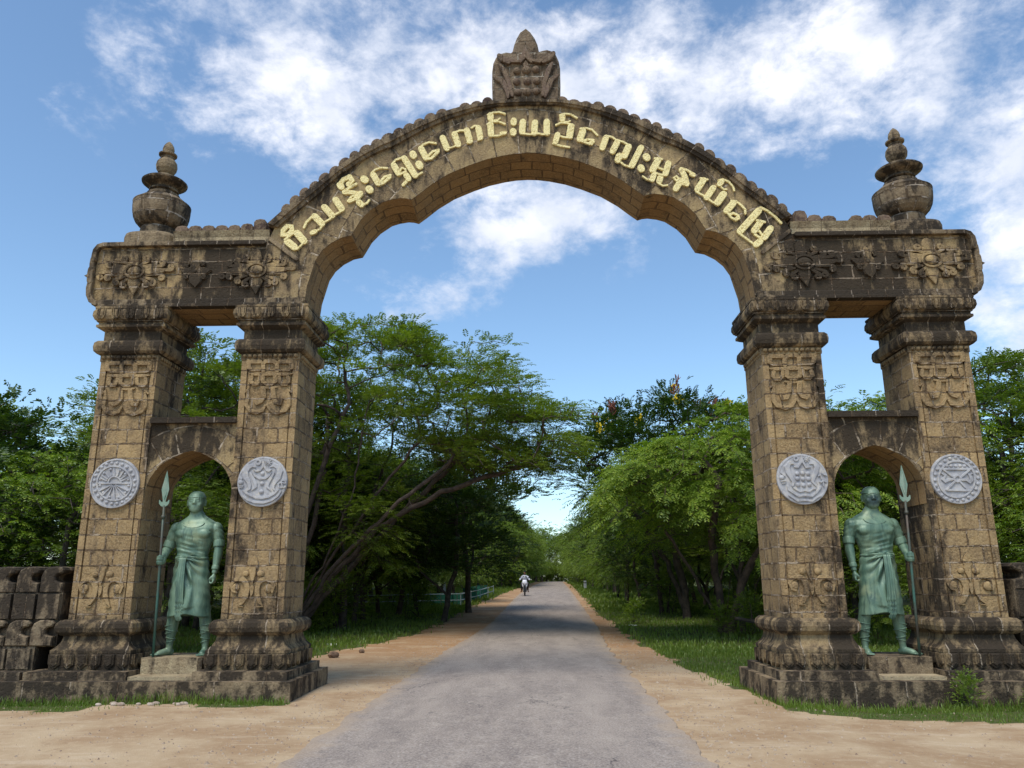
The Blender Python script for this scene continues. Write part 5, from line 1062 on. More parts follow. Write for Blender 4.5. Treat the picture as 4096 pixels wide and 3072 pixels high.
# 2 drooping bright tree right of the road
at = sprays(sample(200, 2, (2.7, 11.5), ((2.7, 4.6), (3.8, 5.7), (5, 6.2), (6.5, 6.8), (8, 6.9), (11.5, 6.9)), ((2.7, 3.9), (4, 2.7), (6, 2.0), (8, 2.0), (11.5, 2.2)), 12.4, 3.0, .75), (7.2, 13.6), 1.45, .62, 6, 3, .15)
T, tp, *_ = build_tree('weeping_tree', 22, [dict(p=[(5.9, 14.0, 0), (5.5, 13.8, 1.0), (4.9, 13.4, 2.0), (4.1, 13.0, 3.1)]), dict(p=[(6.0, 14.1, 0), (5.8, 13.8, 1.4), (5.6, 13.3, 2.8), (5.8, 12.8, 4.6)]),
    dict(p=[(6.05, 14.0, 0), (6.8, 13.4, 2.2), (8.0, 12.6, 4.0), (9.4, 12.2, 5.2)])], at, M_BARK2, L_BRI, .13, dict(n=8, spread=(.13, .13, .09), L=.38, pairs=6, ll=.15, lw=.048, droop=.55, up=-.05))
tag(T, 'bright green feathery tree drooping low between the road and the right tower', 'tree')
# 3 dark flowering tree behind it
at = sample(420, 3, (1.9, 8.6), ((1.9, 7.2), (2.6, 8.0), (4.0, 8.9), (5.2, 8.9), (5.9, 9.6), (6.7, 9.5), (7.3, 8.9), (8.6, 8.6)), ((1.9, 5.6), (3, 4.6), (5, 3.8), (8.6, 3.8)), 21.5, 3.2, .5)
T, tp, rr3, rs3, org = build_tree('flowering_tree', 23, [dict(p=[(6.3, 22, .1), (6.1, 21.9, 2.0), (5.7, 21.7, 4.2), (5.9, 21.5, 6.8), (6.1, 21.5, 7.8)]), dict(p=[(6.3, 22, .1), (5.6, 21.9, 2.4), (4.2, 21.6, 4.6), (3.3, 21.5, 6.0)])], at, M_BARK, L_DRK, .16, dict(n=10, spread=(.36, .36, .24), L=.46, pairs=6, ll=.17, lw=.065, droop=.25, up=.25))
tag(T, 'dark green tree with yellow flowers and rusty pods on top, right of the road', 'tree')
hi = [i for i in range(len(tp)) if tp[i][2] > float(np.interp(tp[i][0], (1.9, 2.6, 4, 5.9, 6.7, 7.3, 8.6), (6.4, 7.1, 7.7, 8.3, 8.3, 8.0, 7.7)))]
for k in range(22):
    c = Vector(tp[rr3.choice(hi)])-Vector(org)+Vector((0, -.45, .15)); mb = MB()
    for q in range(11):
        d = Vector((rr3.gauss(0, .10), rr3.gauss(0, .10), rr3.gauss(0, .13)))
        mb.tube([(c, .006), (c+d*.7, .006), (c+d, .05), (c+d+Vector((0, -.02, .07)), .03)], 5) if k < 12 else mb.tube([(c, .006), (c+d*.6, .008), (c+d+Vector((rr3.gauss(0, .06), 0, .16+.1*rr3.random())), .032), (c+d+Vector((rr3.gauss(0, .1), 0, .34)), .006)], 4)
    mb.obj('flower_cluster' if k < 12 else 'seed_pods', M_YEL if k < 12 else M_RUST, T, uv=None)

# forest kinds, each built once then copied
def crownpts(n, seed, h0, h1, r, lop=1.0):
    rr = random.Random(seed); out = []
    while len(out) < n:
        a = rr.uniform(0, 6.283); t = rr.random(); q = math.sqrt(rr.random())
        z = h0+(h1-h0)*t; rad_ = r*math.sin(math.pi*min(1, (.12+.88*t)**.75))**.6*q
        rad_ *= 1+.35*mnoise.noise(Vector((math.cos(a)*1.3, math.sin(a)*1.3, seed+z*.3)))
        p = (math.cos(a)*rad_, math.sin(a)*rad_*lop, z+.3*mnoise.noise(Vector((a, z, seed))))
        if mnoise.noise(Vector(p)*.75+Vector((seed, 0, 0))) < -.20: continue
        out.append(p)
    return out
KINDS = []
for k, (nm, h, h0, r, n, lm, cl, lab, rb) in enumerate((
    ('forest_tree', 7.4, 2.4, 2.7, 210, L_MID, dict(n=9, spread=(.40, .40, .26), L=.42, pairs=5, ll=.15, lw=.06, droop=.45), 'slim', .10),
    ('forest_tree', 8.6, 2.9, 3.1, 240, L_MID, dict(n=9, spread=(.42, .42, .24), L=.42, pairs=5, ll=.15, lw=.06, droop=.35), 'tall', .12),
    ('forest_tree', 6.6, 1.9, 2.9, 230, L_BRI, dict(n=9, spread=(.40, .40, .28), L=.42, pairs=5, ll=.14, lw=.055, droop=.75), 'bright', .10),
    ('forest_tree', 7.6, 3.2, 3.4, 220, L_ACA, dict(n=10, spread=(.48, .48, .14), L=.40, pairs=5, ll=.13, lw=.05, droop=.3), 'flat', .11),
    ('forest_tree', 7.8, 2.2, 2.8, 230, L_DRK, dict(n=9, spread=(.42, .42, .22), L=.50, pairs=5, ll=.18, lw=.08, droop=.25, up=.15), 'dark', .12))):
    rk = random.Random(50+k)
    l1 = rk.uniform(-.5, .5); l2 = rk.uniform(-.5, .5)
    st = [dict(p=[(0, 0, 0), (l1*.4, l2*.4, h0*.6), (l1, l2, h0*1.1), (l1*.6, l2*1.2, h0+(h-h0)*.55)]), dict(j=1, p=[(l1*.4, l2*.4, h0*.6), (-l1*1.6-.4, -l2*1.4, h0*1.15), (-l1*2.2-.8, -l2*2.2, h0+(h-h0)*.4)])]
    if k % 2: st.append(dict(p=[(.25, -.1, 0), (.7, -.5, h0*.7), (1.2, -.9, h0*1.3)]))
    cl = dict(cl, n=int(cl['n']*.62), spread=(.20, .20, .12))
    KINDS.append(build_tree(nm, 70+k, st, sprays(crownpts(n//2, 30+k, h0, h, r*.85), (0, 0), .95, (.2, .2, .6, .15, .1)[k], 4, k, .15), M_BARK, lm, rb, cl)[0])
sh = []
for k, lm in enumerate((L_BRI, L_MID)):
    st = [dict(p=[(0, 0, 0), (.1, 0, .3), (.2, .1, .7)]), dict(p=[(.05, 0, 0), (-.2, .1, .5)])]
    sh.append(build_tree('bush', 90+k, st, crownpts(46, 60+k, .15, 1.25, .75), M_BARK, lm, .02, dict(n=8, spread=(.16, .16, .14), L=.26, pairs=4, ll=.10, lw=.045, droop=.3), tip=.005)[0])

rp = random.Random(77)
place = []   # x, y, kind, scale, height factor
def T_(x, y, k, s_, h=1.0, rz=None): place.append((x, y, k, s_, h, rp.uniform(0, 6.28) if rz is None else rz))
# trees named one by one
T_(-9.6, 9.2, 1, .92, 1.02); T_(-13.2, 7.0, 4, .95, .82); T_(-10.9, 5.6, 2, .80, .84); T_(-16.4, 9.5, 1, .95, .80); T_(-15.5, 5.6, 2, .85, .80); T_(-12.6, 12.5, 0, 1.0, 1.0)
T_(-19.5, 7.5, 4, 1.0, .82); T_(-8.3, 6.6, 0, .72, .72)
T_(13.6, 7.6, 2, .92, .85); T_(11.4, 5.4, 2, .62, .62); T_(16.5, 9.5, 0, 1.0, .80); T_(12.0, 12.5, 1, .85, .75); T_(17.5, 5.8, 2, .9, .82); T_(9.6, 8.6, 2, .60, .62)
T_(-3.6, 20.5, 4, .95, .84); T_(-3.0, 26, 4, 1.15, .95); T_(-6.9, 19.5, 0, 1.0, .9); T_(-9.4, 18.5, 4, 1.0, .95); T_(-6.0, 24, 4, 1, .9); T_(-8.6, 24, 1, 1, .9); T_(-11.8, 16.5, 0, 1.05, 1.0); T_(-5.6, 27, 0, .95, .9); T_(-4.6, 36, 2, .9, .85)
for side in (-1, 1):
    y = 16.0 if side > 0 else 17.0
    while y < 175:
        for row in range(5):
            if row > 2 and y > 70: continue
            c = itp(CP, y)
            base = (4.6 if side > 0 else 4.3)+.02*max(0, y-20)*0
            x = c+side*(base+row*3.1+rp.uniform(-.7, .9)); yy = y+rp.uniform(-1.4, 1.4)
            if side > 0 and yy < 24 and row < 2: x += 2.6
            if side < 0 and yy < 20 and row < 1: x -= 1.0
            if side < 0 and row == 0 and yy < 30: continue
            if side < 0 and 29 < yy < 72: x -= 2.6*(1-abs(yy-50)/24)+1.2
            k = rp.choice((0, 0, 1, 2, 3, 4) if side < 0 else (0, 1, 2, 2, 3, 4)); s_ = rp.uniform(.8, 1.12)
            h = rp.uniform(.88, 1.12)*(1.0 if row < 2 else 1.05)
            if row == 0: s_ *= .85; h *= .9
            if yy > 55: s_ *= 1.22
            T_(x, yy, k, s_, h)
        y += 4.2 if y < 60 else 6.5 if y < 110 else 9
for x, y in ((-4.2, 84), (-6.8, 90), (-3.6, 98), (-8.6, 100), (-5.4, 108), (-2.4, 116), (-6.0, 124), (-1.4, 134), (-9.5, 115)): T_(x, y, rp.choice((2, 2, 1)), 1.5, rp.uniform(.88, 1.0))
for x, y in ((8.2, 96), (9.6, 110), (11.0, 124), (9.2, 134)): T_(x, y, rp.choice((2, 0)), 1.35, rp.uniform(.9, 1.0))
# thickening behind towers
for i in range(34):
    side = rp.choice((-1, 1)); x = side*rp.uniform(9, 34); y = rp.uniform(10, 40); T_(x, y, rp.choice((0, 1, 3, 4)), rp.uniform(.85, 1.15), rp.uniform(.85, 1.0) if abs(x) > 14 else rp.uniform(.75, .9))
for i in range(30): T_(-24+2.1*i+rp.uniform(-.8, .8), rp.uniform(178, 200), rp.choice((0, 1, 2, 2, 3)), 1.9, rp.uniform(.82, 1.0))
for i in range(16):
    y = rp.uniform(60, 170); side = rp.choice((-1, 1)); T_(itp(CP, y)+side*rp.uniform(4.0, 5.2), y, rp.choice((2, 2, 3, 0)), 1.1, .9)
DESC = {0: ('slim forked tree', 'slim green forked'), 1: ('tall tree', 'tall green'), 2: ('bright leafy tree', 'bright leafy'), 3: ('flat topped acacia', 'flat topped feathery'), 4: ('dark leafed tree', 'dark broad leafed')}
ORD = ['first', 'second', 'third', 'fourth', 'fifth', 'sixth', 'seventh', 'eighth', 'ninth', 'tenth', 'eleventh', 'twelfth', 'thirteenth', 'fourteenth', 'fifteenth', 'sixteenth', 'seventeenth', 'eighteenth', 'nineteenth', 'twentieth']
ORD += ['twenty-'+o for o in ORD[:9]]+['thirtieth']+['thirty-'+o for o in ORD[:9]]+['fortieth']+['forty-'+o for o in ORD[:9]]+['fiftieth']+['fifty-'+o for o in ORD[:9]]+['sixtieth']
def zone(x, y):
    side = 'left' if x < itp(CP, y) else 'right'; d = abs(x-itp(CP, y))
    if y < 15 and d > 7: return 'behind the %s tower' % side
    if y > 180: return 'across the far end of the road'
    if d < 6.6: return 'in the front row %s of the road' % side
    if d < 10: return 'in the second row %s of the road' % side
    if d < 14: return 'in the third row %s of the road' % side
    return 'deep in the %s wood' % side
def order(items, kindf):
    """give every thing its place in its own zone, counted away from the gateway"""
    zs = {}; out = {}
    for i, it in enumerate(items): zs.setdefault((kindf(it), zone(it[0], it[1])), []).append(i)
    for (k, z), L in zs.items():
        L.sort(key=(lambda i: items[i][0]) if 'far end' in z else (lambda i: items[i][1]))
        for n, i in enumerate(L): out[i] = (k, z, ORD[n], len(L))
    return out
used = set()
od = order(place, lambda p: DESC[p[2]][1])
for i, (x, y, k, s_, h, rz) in enumerate(place):
    loc = (x, y, zg(x, y)-.05)
    if k not in used:
        t = KINDS[k]; used.add(k); t.location = loc; t.rotation_euler = (0, 0, rz); t.scale = (s_, s_, s_*h)
    else: t = copy_tree(KINDS[k], loc, rz, (s_, s_, s_*h))
    kd, z, n, tot = od[i]
    tag(t, ('%s %s tree from the %s %s' % (n, kd, 'left' if 'far end' in z else 'gateway', z)) if tot > 1 else 'only %s tree %s' % (kd, z), 'tree', 'woodland trees along the road')
rp2 = random.Random(9)
bl = [(6.3, 12.2, .8), (7.2, 11.2, .7), (5.6, 13.0, .6), (-9.6, 2.6, 1.0), (-8.6, 3.2, .9), (-11.5, 3.0, 1.3), (9.9, 3.2, .8), (-5.6, 3.6, .5), (3.9, 19, .6), (-13.5, 2.6, 1.4), (11.5, 3.2, 1.2)]
for i in range(90):
    y = rp2.uniform(15, 120); side = rp2.choice((-1, 1)); bl.append((itp(CP, y)+side*(rp2.uniform(5.4, 16) if y < 60 else rp2.uniform(4.2, 9)), y, rp2.uniform(.7, 1.6)*(1.3 if y > 50 else 1)))
us = set()
bl = [(x, y, s_, i % 2) for i, (x, y, s_) in enumerate(bl)]
od = order(bl, lambda p: ('bright green', 'darker green')[p[3]])
for i, (x, y, s_, k) in enumerate(bl):
    loc = (x, y, zg(x, y)-.03)
    if k not in us: t = sh[k]; us.add(k); t.location = loc; t.scale = (s_, s_, s_)
    else: t = copy_tree(sh[k], loc, i*1.7, (s_, s_, s_))
    kd, z, n, tot = od[i]
    tag(t, ('%s %s bush from the gateway %s' % (n, kd, z)) if tot > 1 else 'only %s bush %s' % (kd, z), 'bush', 'undergrowth bushes')
# far-off woodland seen between the trunks, one mass
rw = np.random.RandomState(3); n = 15000
sel = rw.rand(n); X = np.where(sel < .3, rw.uniform(-60, 75, n), np.where(sel < .65, rw.uniform(-52, -24, n), rw.uniform(28, 58, n)))
Y = np.where(sel < .3, rw.uniform(212, 235, n), 4+rw.rand(n)**1.3*206)
Zb = np.interp(Y, [a for a, _ in ZP], [b for _, b in ZP]); Hh = np.where(sel < .3, 15.0, 6.0)+1.5*np.sin(X*.35)+1.2*np.sin(Y*.21)
B = np.stack([X, Y, Zb+rw.rand(n)**.8*Hh], 1); Dd = rw.normal(0, 1, (n, 3)); Dd[:, 2] *= .3
Q = sprigs(rw, B, Dd, rw.uniform(.8, 1.5, n), 5, .62, .34, .35)
n2 = 6000; X = rw.uniform(-40, 60, n2); Y = rw.uniform(206, 214, n2); B = np.stack([X, Y, .8+rw.rand(n2)*5.0], 1); Dd = rw.normal(0, 1, (n2, 3))
Q = np.concatenate([Q, sprigs(rw, B, Dd, rw.uniform(.8, 1.5, n2), 5, .62, .38, .35)])
tag(link('distant_wood', leafmesh('distant_wood', Q, L_MID)), 'mass of woodland far behind the roadside trees', 'woodland', kind='stuff')
for i in range(16):
    x = -8+2.0*i; y = 184+3*(i % 3); t = copy_tree(sh[i % 2], (x, y, zg(x, y)-.1), i*1.3, (3.4, 3.0, 2.6))
    tag(t, '%s thicket from the left closing the far end of the road' % ORD[i], 'bush', 'undergrowth bushes')
# weeds at the foot of the right plinth
for i, (x, y, s_) in enumerate(((5.75, -.78, .26), (6.62, -.85, .22), (8.1, -.8, .2))):
    t = copy_tree(sh[0], (x, y, zg(x, y)-.02), i*2.1, (s_, s_, s_*1.25)); t.name = 'weed'; tag(t, ['taller leafy weed at the foot of the right plinth', 'shorter leafy weed at the foot of the right plinth, nearer the low wall', 'leafy weed in front of the low wall at the right edge'][i], 'weed')
# fallen branch on the right
mb = MB()
pts = [(5.9, 12.2, .55), (6.6, 11.6, .42), (7.4, 11.0, .30), (8.2, 10.6, .34), (9.0, 10.4, .62), (9.4, 10.4, .95)]
mb.tube([(Vector(p), .05+.01*i) for i, p in enumerate(pts)], 7)
for i, p in enumerate(((6.3, 11.9, .48), (7.0, 11.3, .36), (7.8, 10.8, .32), (8.6, 10.5, .45))): mb.tube([(Vector(p), .018), (Vector(p)+Vector((-.1*(i % 2), .05, .45)), .010), (Vector(p)+Vector((-.25+.1*i, .1, .95)), .004)], 5)
tag(mb.obj('fallen_branch', M_BARK, uv=None), 'dark bent branch lying low over the grass beside the right tower', 'branch')
# ---------------------------------------------------------------- bodies: one skin grown over a jointed figure
def remesh(mb, vox, smooth=6, fac=.5):
    me = bpy.data.meshes.new('tmp'); me.from_pydata([tuple(v) for v in mb.V], [], mb.F)
    bm = bmesh.new(); bm.from_mesh(me); bmesh.ops.recalc_face_normals(bm, faces=bm.faces); bm.to_mesh(me); bm.free()
    o = bpy.data.objects.new('tmp', me); COL.objects.link(o)
    r = o.modifiers.new('r', 'REMESH'); r.mode = 'VOXEL'; r.voxel_size = vox
    s_ = o.modifiers.new('s', 'SMOOTH'); s_.factor = fac; s_.iterations = smooth
    dg = bpy.context.evaluated_depsgraph_get(); dg.update()
    out = bpy.data.meshes.new_from_object(o.evaluated_get(dg), depsgraph=dg)
    bpy.data.objects.remove(o); bpy.data.meshes.remove(me)
    return out
def gauss(v, c, r): return math.exp(-((v[0]-c[0])**2+(v[1]-c[1])**2+(v[2]-c[2])**2)/(r*r))

def hand_grip(mb, c, s, r=.036):
    """closed hand round a vertical shaft at c; s = +1 when the palm is on the +x side"""
    mb.ball((c[0]+.030*s, c[1]+.035, c[2]+.005), .042, .050, .062, 12, 8)
    for i, (dz, L) in enumerate(((.055, 1.0), (.020, 1.06), (-.016, 1.0), (-.049, .86))):
        q = []
        for a in (20, -30, -80, -130, -175, -215):
            an = R(a); q.append((Vector((c[0]+math.cos(an)*r*s*1.15*L, c[1]+math.sin(an)*r*1.15*L, c[2]+dz)), .0165-(.002 if i == 3 else 0)))
        mb.tube(q, 8)
    mb.tube([(Vector((c[0]+.035*s, c[1]+.02, c[2]+.045)), .019), (Vector((c[0]+.020*s, c[1]-.030, c[2]+.075)), .017), (Vector((c[0]-.012*s, c[1]-.048, c[2]+.078)), .013)], 8)

def warrior(name, X0, mir, label, face_dark):
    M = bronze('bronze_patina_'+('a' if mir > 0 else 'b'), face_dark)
    fx = lambda p: (X0+mir*p[0], .40+p[1], .545+p[2])
    def fin(o): 
        o.location = (0, 0, 0); return o
    T = tag(empty(name, (X0, .40, .545)), label, 'statue')
    def place_(mb): mb.V = [(mir*x, y, z) for x, y, z in mb.V]; return mb
    mb = MB()
    mb.loft([(1.30, .0, .0, .235, .155), (1.40, .0, 0, .238, .158), (1.50, .005, 0, .240, .150), (1.60, .01, -.005, .262, .158), (1.70, .015, -.012, .290, .170), (1.80, .02, -.018, .312, .178), (1.88, .025, -.015, .335, .172), (1.945, .03, 0, .335, .150), (1.985, .03, .01, .285, .128), (2.02, .028, .015, .235, .115), (2.055, .024, .01, .17, .104), (2.09, .02, .005, .125, .098), (2.14, .015, .0, .102, .095)], 28)
    for x in (-.12, .17): mb.ball((x, -.115, 1.80), .135, .075, .085, 14, 10)
    mb.tube([(Vector((.025, .02, 2.0)), .110), (Vector((.018, .0, 2.10)), .090), (Vector((.012, -.01, 2.20)), .084)], 16)
    # head, turned a little towards the spear
    hx, hy, hz = .0, -.02, 2.292; 
    ca, sa = math.cos(R(8)), math.sin(R(8))
    rot = lambda x, y, z: (hx+(x*ca-y*sa)*1.22, hy+(x*sa+y*ca)*1.12, hz+z*1.10)
    h = MB()
    h.loft([(-.150, 0, -.075, .030, .028), (-.140, 0, -.068, .050, .046), (-.115, 0, -.052, .070, .072), (-.08, 0, -.03, .086, .096), (-.03, 0, -.01, .101, .117), (.02, 0, .0, .108, .126), (.06, 0, .008, .109, .128), (.10, 0, .012, .100, .118), (.135, 0, .015, .078, .092), (.155, 0, .015, .045, .055)], 24)
    h.tube([(Vector((0, -.118, .035)), .013), (Vector((0, -.132, -.005)), .015), (Vector((0, -.140, -.028)), .019)], 8)
    h.ball((-.016, -.136, -.032), .012, .012, .010, 8, 6); h.ball((.016, -.136, -.032), .012, .012, .010, 8, 6)
    for s_ in (-1, 1):
        h.tube([(Vector((s_*.018, -.122, .038)), .008), (Vector((s_*.045, -.116, .045)), .010), (Vector((s_*.078, -.092, .036)), .008)], 6)
        h.ball((s_*.040, -.106, .010), .024, .016, .013, 10, 6); h.ball((s_*.05, -.09, -.045), .034, .03, .036, 8, 6)
        h.ball((s_*.112, .01, .0), .014, .028, .036, 8, 8); h.ball((s_*.112, .0, -.045), .012, .014, .016, 8, 6)
        h.ball((s_*.055, -.085, -.03), .032, .028, .028, 8, 6)
    h.tube([(Vector((-.034, -.112, -.072)), .007), (Vector((0, -.126, -.066)), .011), (Vector((.034, -.112, -.072)), .007)], 6)
    h.tube([(Vector((-.028, -.110, -.086)), .008), (Vector((0, -.121, -.088)), .012), (Vector((.028, -.110, -.086)), .008)], 6)
    h.ball((0, -.098, -.125), .030, .022, .020, 10, 6)
    h.V = [rot(*v) for v in h.V]; mb.add(h.V, h.F)
    # arms
    mb.ball((-.285, .01, 1.875), .100, .100, .110, 14, 10); mb.ball((.335, .01, 1.875), .100, .100, .110, 14, 10)
    hand = (-.365, -.29, 1.385)
    mb.tube([(Vector((-.285, .01, 1.90)), .092), (Vector((-.335, .02, 1.78)), .090), (Vector((-.375, .03, 1.66)), .078), (Vector((-.405, .02, 1.575)), .070), (Vector((-.405, -.05, 1.53)), .068), (Vector((-.385, -.14, 1.46)), .058), (Vector((-.360, -.22, 1.405)), .044), (Vector((-.345, -.255, 1.39)), .040)], 14)
    hand_grip(mb, hand, 1)
    mb.tube([(Vector((.335, .01, 1.90)), .092), (Vector((.375, .015, 1.78)), .088), (Vector((.398, .015, 1.66)), .076), (Vector((.405, .0, 1.57)), .068), (Vector((.405, -.01, 1.48)), .070), (Vector((.40, -.03, 1.36)), .056), (Vector((.395, -.05, 1.26)), .043), (Vector((.392, -.06, 1.20)), .040)], 14)
    # relaxed fist, fingers curled
    mb.ball((.39, -.072, 1.135), .036, .046, .062, 12, 8)
    for i in range(4):
        y = -.030-.026*i; L = (0.9, 1.0, .97, .85)[3-i]
        mb.tube([(Vector((.405, y, 1.105)), .017), (Vector((.398, y-.003, 1.065)), .0165), (Vector((.365, y-.003, 1.048*1.0+(1-L)*.03)), .015), (Vector((.345, y-.002, 1.070)), .013)], 8)
    mb.tube([(Vector((.375, -.105, 1.155)), .018), (Vector((.350, -.118, 1.115)), .016), (Vector((.345, -.098, 1.080)), .013)], 8)
    # legs
    mb.tube([(Vector((-.13, 0, .95)), .135), (Vector((-.17, -.01, .70)), .110), (Vector((-.20, -.01, .56)), .088), (Vector((-.215, .015, .45)), .090), (Vector((-.225, .02, .36)), .083), (Vector((-.232, .02, .22)), .056), (Vector((-.235, .02, .12)), .048), (Vector((-.235, .02, .05)), .050)], 14)
    mb.tube([(Vector((.17, 0, .95)), .135), (Vector((.24, -.01, .70)), .110), (Vector((.285, -.01, .56)), .088), (Vector((.297, .015, .45)), .090), (Vector((.305, .02, .36)), .083), (Vector((.312, .02, .22)), .056), (Vector((.315, .02, .12)), .048), (Vector((.315, .02, .05)), .050)], 14)
    for (ax, ay, dx, dy) in ((-.235, .03, -.62, -.785), (.315, .03, .10, -.995)):
        f = lambda t, z, sd=0: Vector((ax+dx*t-dy*sd, ay+dy*t+dx*sd, z))
        mb.tube([(f(-.06, .035), .040), (f(.0, .05), .052), (f(.07, .055), .050), (f(.14, .04), .044), (f(.19, .028), .034)], 12)
        mb.ball(tuple(f(.16, .025, .0)), .055, .055, .026, 12, 6)
        for i in range(5):
            sd = (-.046+.023*i)*(1 if ax > 0 else 1); L = (.27, .262, .255, .242, .226)[i if ax < 0 else i]
            mb.tube([(f(.18, .024, sd*.9), .015), (f(L-.02, .022, sd), .0145), (f(L, .014, sd), .011)], 8)
    place_(mb)
    me = remesh(mb, .0105, 3, .5)
    for v in me.vertices:
        x, y, z = v.co; x *= mir
        # creases of the shirt round the waist and chest
        if 1.40 < z < 1.98 and abs(x-.02) < .31:
            f = .020*mnoise.noise(Vector((x*5, y*5, z*26+x*6)))*max(0, 1-abs(z-1.55)/.26)
            f += .004*math.sin(x*60+z*14)*max(0, 1-abs(z-1.62)/.2)
            v.co.y += -f if y < 0 else f
        if (abs(x+.335) < .12 or abs(x-.385) < .10) and 1.66 < z < 1.9: 
            q = .005*math.sin(z*80+y*40); v.co.x += q*mir*(1 if x > 0 else -1)
    body = link('body', me, T); me.materials.append(M)
    for p in me.polygons: p.use_smooth = True
    # skirt with folds swinging from the knot
    def skirt():
        V = []; F = []; nz, na = 56, 140
        kx, kz = -.06, 1.42
        for j in range(nz+1):
            t = j/nz
            for i in range(na):
                a = 2*math.pi*i/na
                hem = .555+.03*math.cos(a)*0+.045*max(0, math.cos((a-4.70)*1.0))**6
                z = 1.465+(hem-1.465)*t
                cx = .0+.035*t; rx = .243+.085*t**.8; ry = .165+.045*t
                x = cx+rx*math.cos(a); y = ry*math.sin(a)
                fr_ = max(0, -math.sin(a))
                # thigh bulges
                y -= .028*fr_*t*(math.exp(-((x+.16)/.10)**2)+math.exp(-((x-.22)/.10)**2))*min(1, 3*(1-t)+.4)
                ph = math.atan2(x-kx, kz+.06-z)
                dist = math.hypot(x-kx, z-kz)
                amp = .028*fr_*min(1, dist*7)*math.exp(-dist*1.1)+.004*t
                fold = math.sin(ph*17+1.5*math.sin(dist*9))
                fold2 = (1-abs(math.sin(ph*5+dist*3.0)))**2*.045*fr_*min(1, dist*4)*(1 if dist < .75 else .4)
                d = amp*fold+fold2
                side = .006*math.sin(z*38+a*3)*(1-fr_)
                x += (d*.2+side)*math.cos(a); y += (d+side)*math.sin(a)*1.0 if fr_ > 0 else side*math.sin(a)
                V.append((mir*x, y, z))
        for j in range(nz): F += [(j*na+i, j*na+(i+1) % na, (j+1)*na+(i+1) % na, (j+1)*na+i) for i in range(na)]
        b = len(V)
        for i in range(na): x, y, z = V[nz*na+i]; V.append((x*.9+.003, y*.85, z+.02))
        F += [(nz*na+i, nz*na+(i+1) % na, b+(i+1) % na, b+i) for i in range(na)]
        F.append(tuple(range(b, b+na)))
        return V, F
    V, F = skirt(); sk = mobj('skirt', V, F, M, T, uv=None, smooth=True)
    mb = MB()
    mb.tube([(Vector((-.250+.0, -.0, 1.425)), .02), (Vector((-.19, -.125, 1.43)), .022), (Vector((-.06, -.178, 1.43)), .026), (Vector((.10, -.165, 1.43)), .022), (Vector((.215, -.095, 1.425)), .02), (Vector((.25, 0, 1.425)), .02)], 8)
    for q in (-1, 0, 1): mb.tube([(Vector((-.055, -.185, 1.435+.012*q)), .024), (Vector((.06*abs(q)+.08, -.175, 1.41+.03*q)), .010), (Vector((.20, -.115, 1.38+.05*q)), .005)], 6)
    for q in (-1, 0, 1): mb.tube([(Vector((-.065, -.185, 1.435+.012*q)), .024), (Vector((-.15, -.165, 1.41+.03*q)), .010), (Vector((-.215, -.11, 1.38+.05*q)), .005)], 6)
    place_(mb).obj('waist_band', M, T, uv=None, smooth=True)
    # hanging sash, pleated with a zigzag end
    V = []; F = []; nu, nv = 12, 34
    for j in range(nv+1):
        t = j/nv; z = 1.43-.90*t; w_ = .050+.015*t; cx = -.055+.0*t+.02*t
        if t > .78: w_ = .062-.02*(t-.78)/.22
        for i in range(nu+1):
            u = i/nu*2-1; pl = .010*abs(math.sin(u*5.0))
            jag = .0
            if t > .70: jag = .016*math.sin((t-.70)*70); 
            x = cx+w_*u+jag*(1 if u > 0 else .6); y = -.205-.028*math.sin(math.pi*min(1, t*1.15))-.02*t-pl-(.010*math.sin((t-.7)*85) if t > .7 else 0)
            V.append((mir*x, y, z+(-.03*(1-abs(u)) if j == nv else 0)))
    n0 = len(V); V += [(x, y+.03, z) for x, y, z in V]
    for j in range(nv):
        for i in range(nu): a = j*(nu+1)+i; F.append((a, a+1, a+nu+2, a+nu+1)); F.append((n0+a, n0+a+nu+1, n0+a+nu+2, n0+a+1))
        for i in (0, nu): a = j*(nu+1)+i; F.append((a, a+nu+1, n0+a+nu+1, n0+a))
    for i in range(nu): a = nv*(nu+1)+i; F.append((a, a+1, n0+a+1, n0+a)); F.append((i, i+1, n0+i+1, n0+i))
    mobj('sash', V, F, M, T, uv=None, smooth=True)
    def ringband(nm, pts, r, w_, th=.008):
        mb = MB(); c = Vector(pts[0]); d = (Vector(pts[1])-c).normalized()
        mb.tube([(c-d*w_/2, r), (c-d*w_/2, r+th), (c-d*w_*.35, r+th*1.4), (c+d*w_*.35, r+th*1.4), (c+d*w_/2, r+th), (c+d*w_/2, r)], 20, cap=False)
        return place_(mb).obj(nm, M, T, uv=None, smooth=False)
    ringband('armlet', [(-.383, .028, 1.645), (-.40, .02, 1.575)], .079, .10); ringband('armlet', [(.398, .012, 1.65), (.405, .0, 1.57)], .077, .10)
    ringband('bracelet', [(.397, -.045, 1.285), (.395, -.05, 1.26)], .046, .06)
    mb = MB()
    mb.tube([(Vector(rot(.112*math.cos(a)*.99, .006+.131*math.sin(a), .068+.012*math.sin(a))), .0075) for a in [2*math.pi*k/24 for k in range(25)]], 6)
    place_(mb).obj('headband', M, T, uv=None, smooth=True)
    mb = MB()
    q = []
    for k in range(21):
        a = math.pi*(1.0+k/20); x = .03+.165*math.cos(a); z = 1.945+.065*math.sin(a)*1.25+.02
        q.append((Vector((x, -.125-.055*abs(math.sin(a)) if True else 0, z)), .007))
    mb.tube(q, 6); place_(mb).obj('collar', M, T, uv=None, smooth=True)
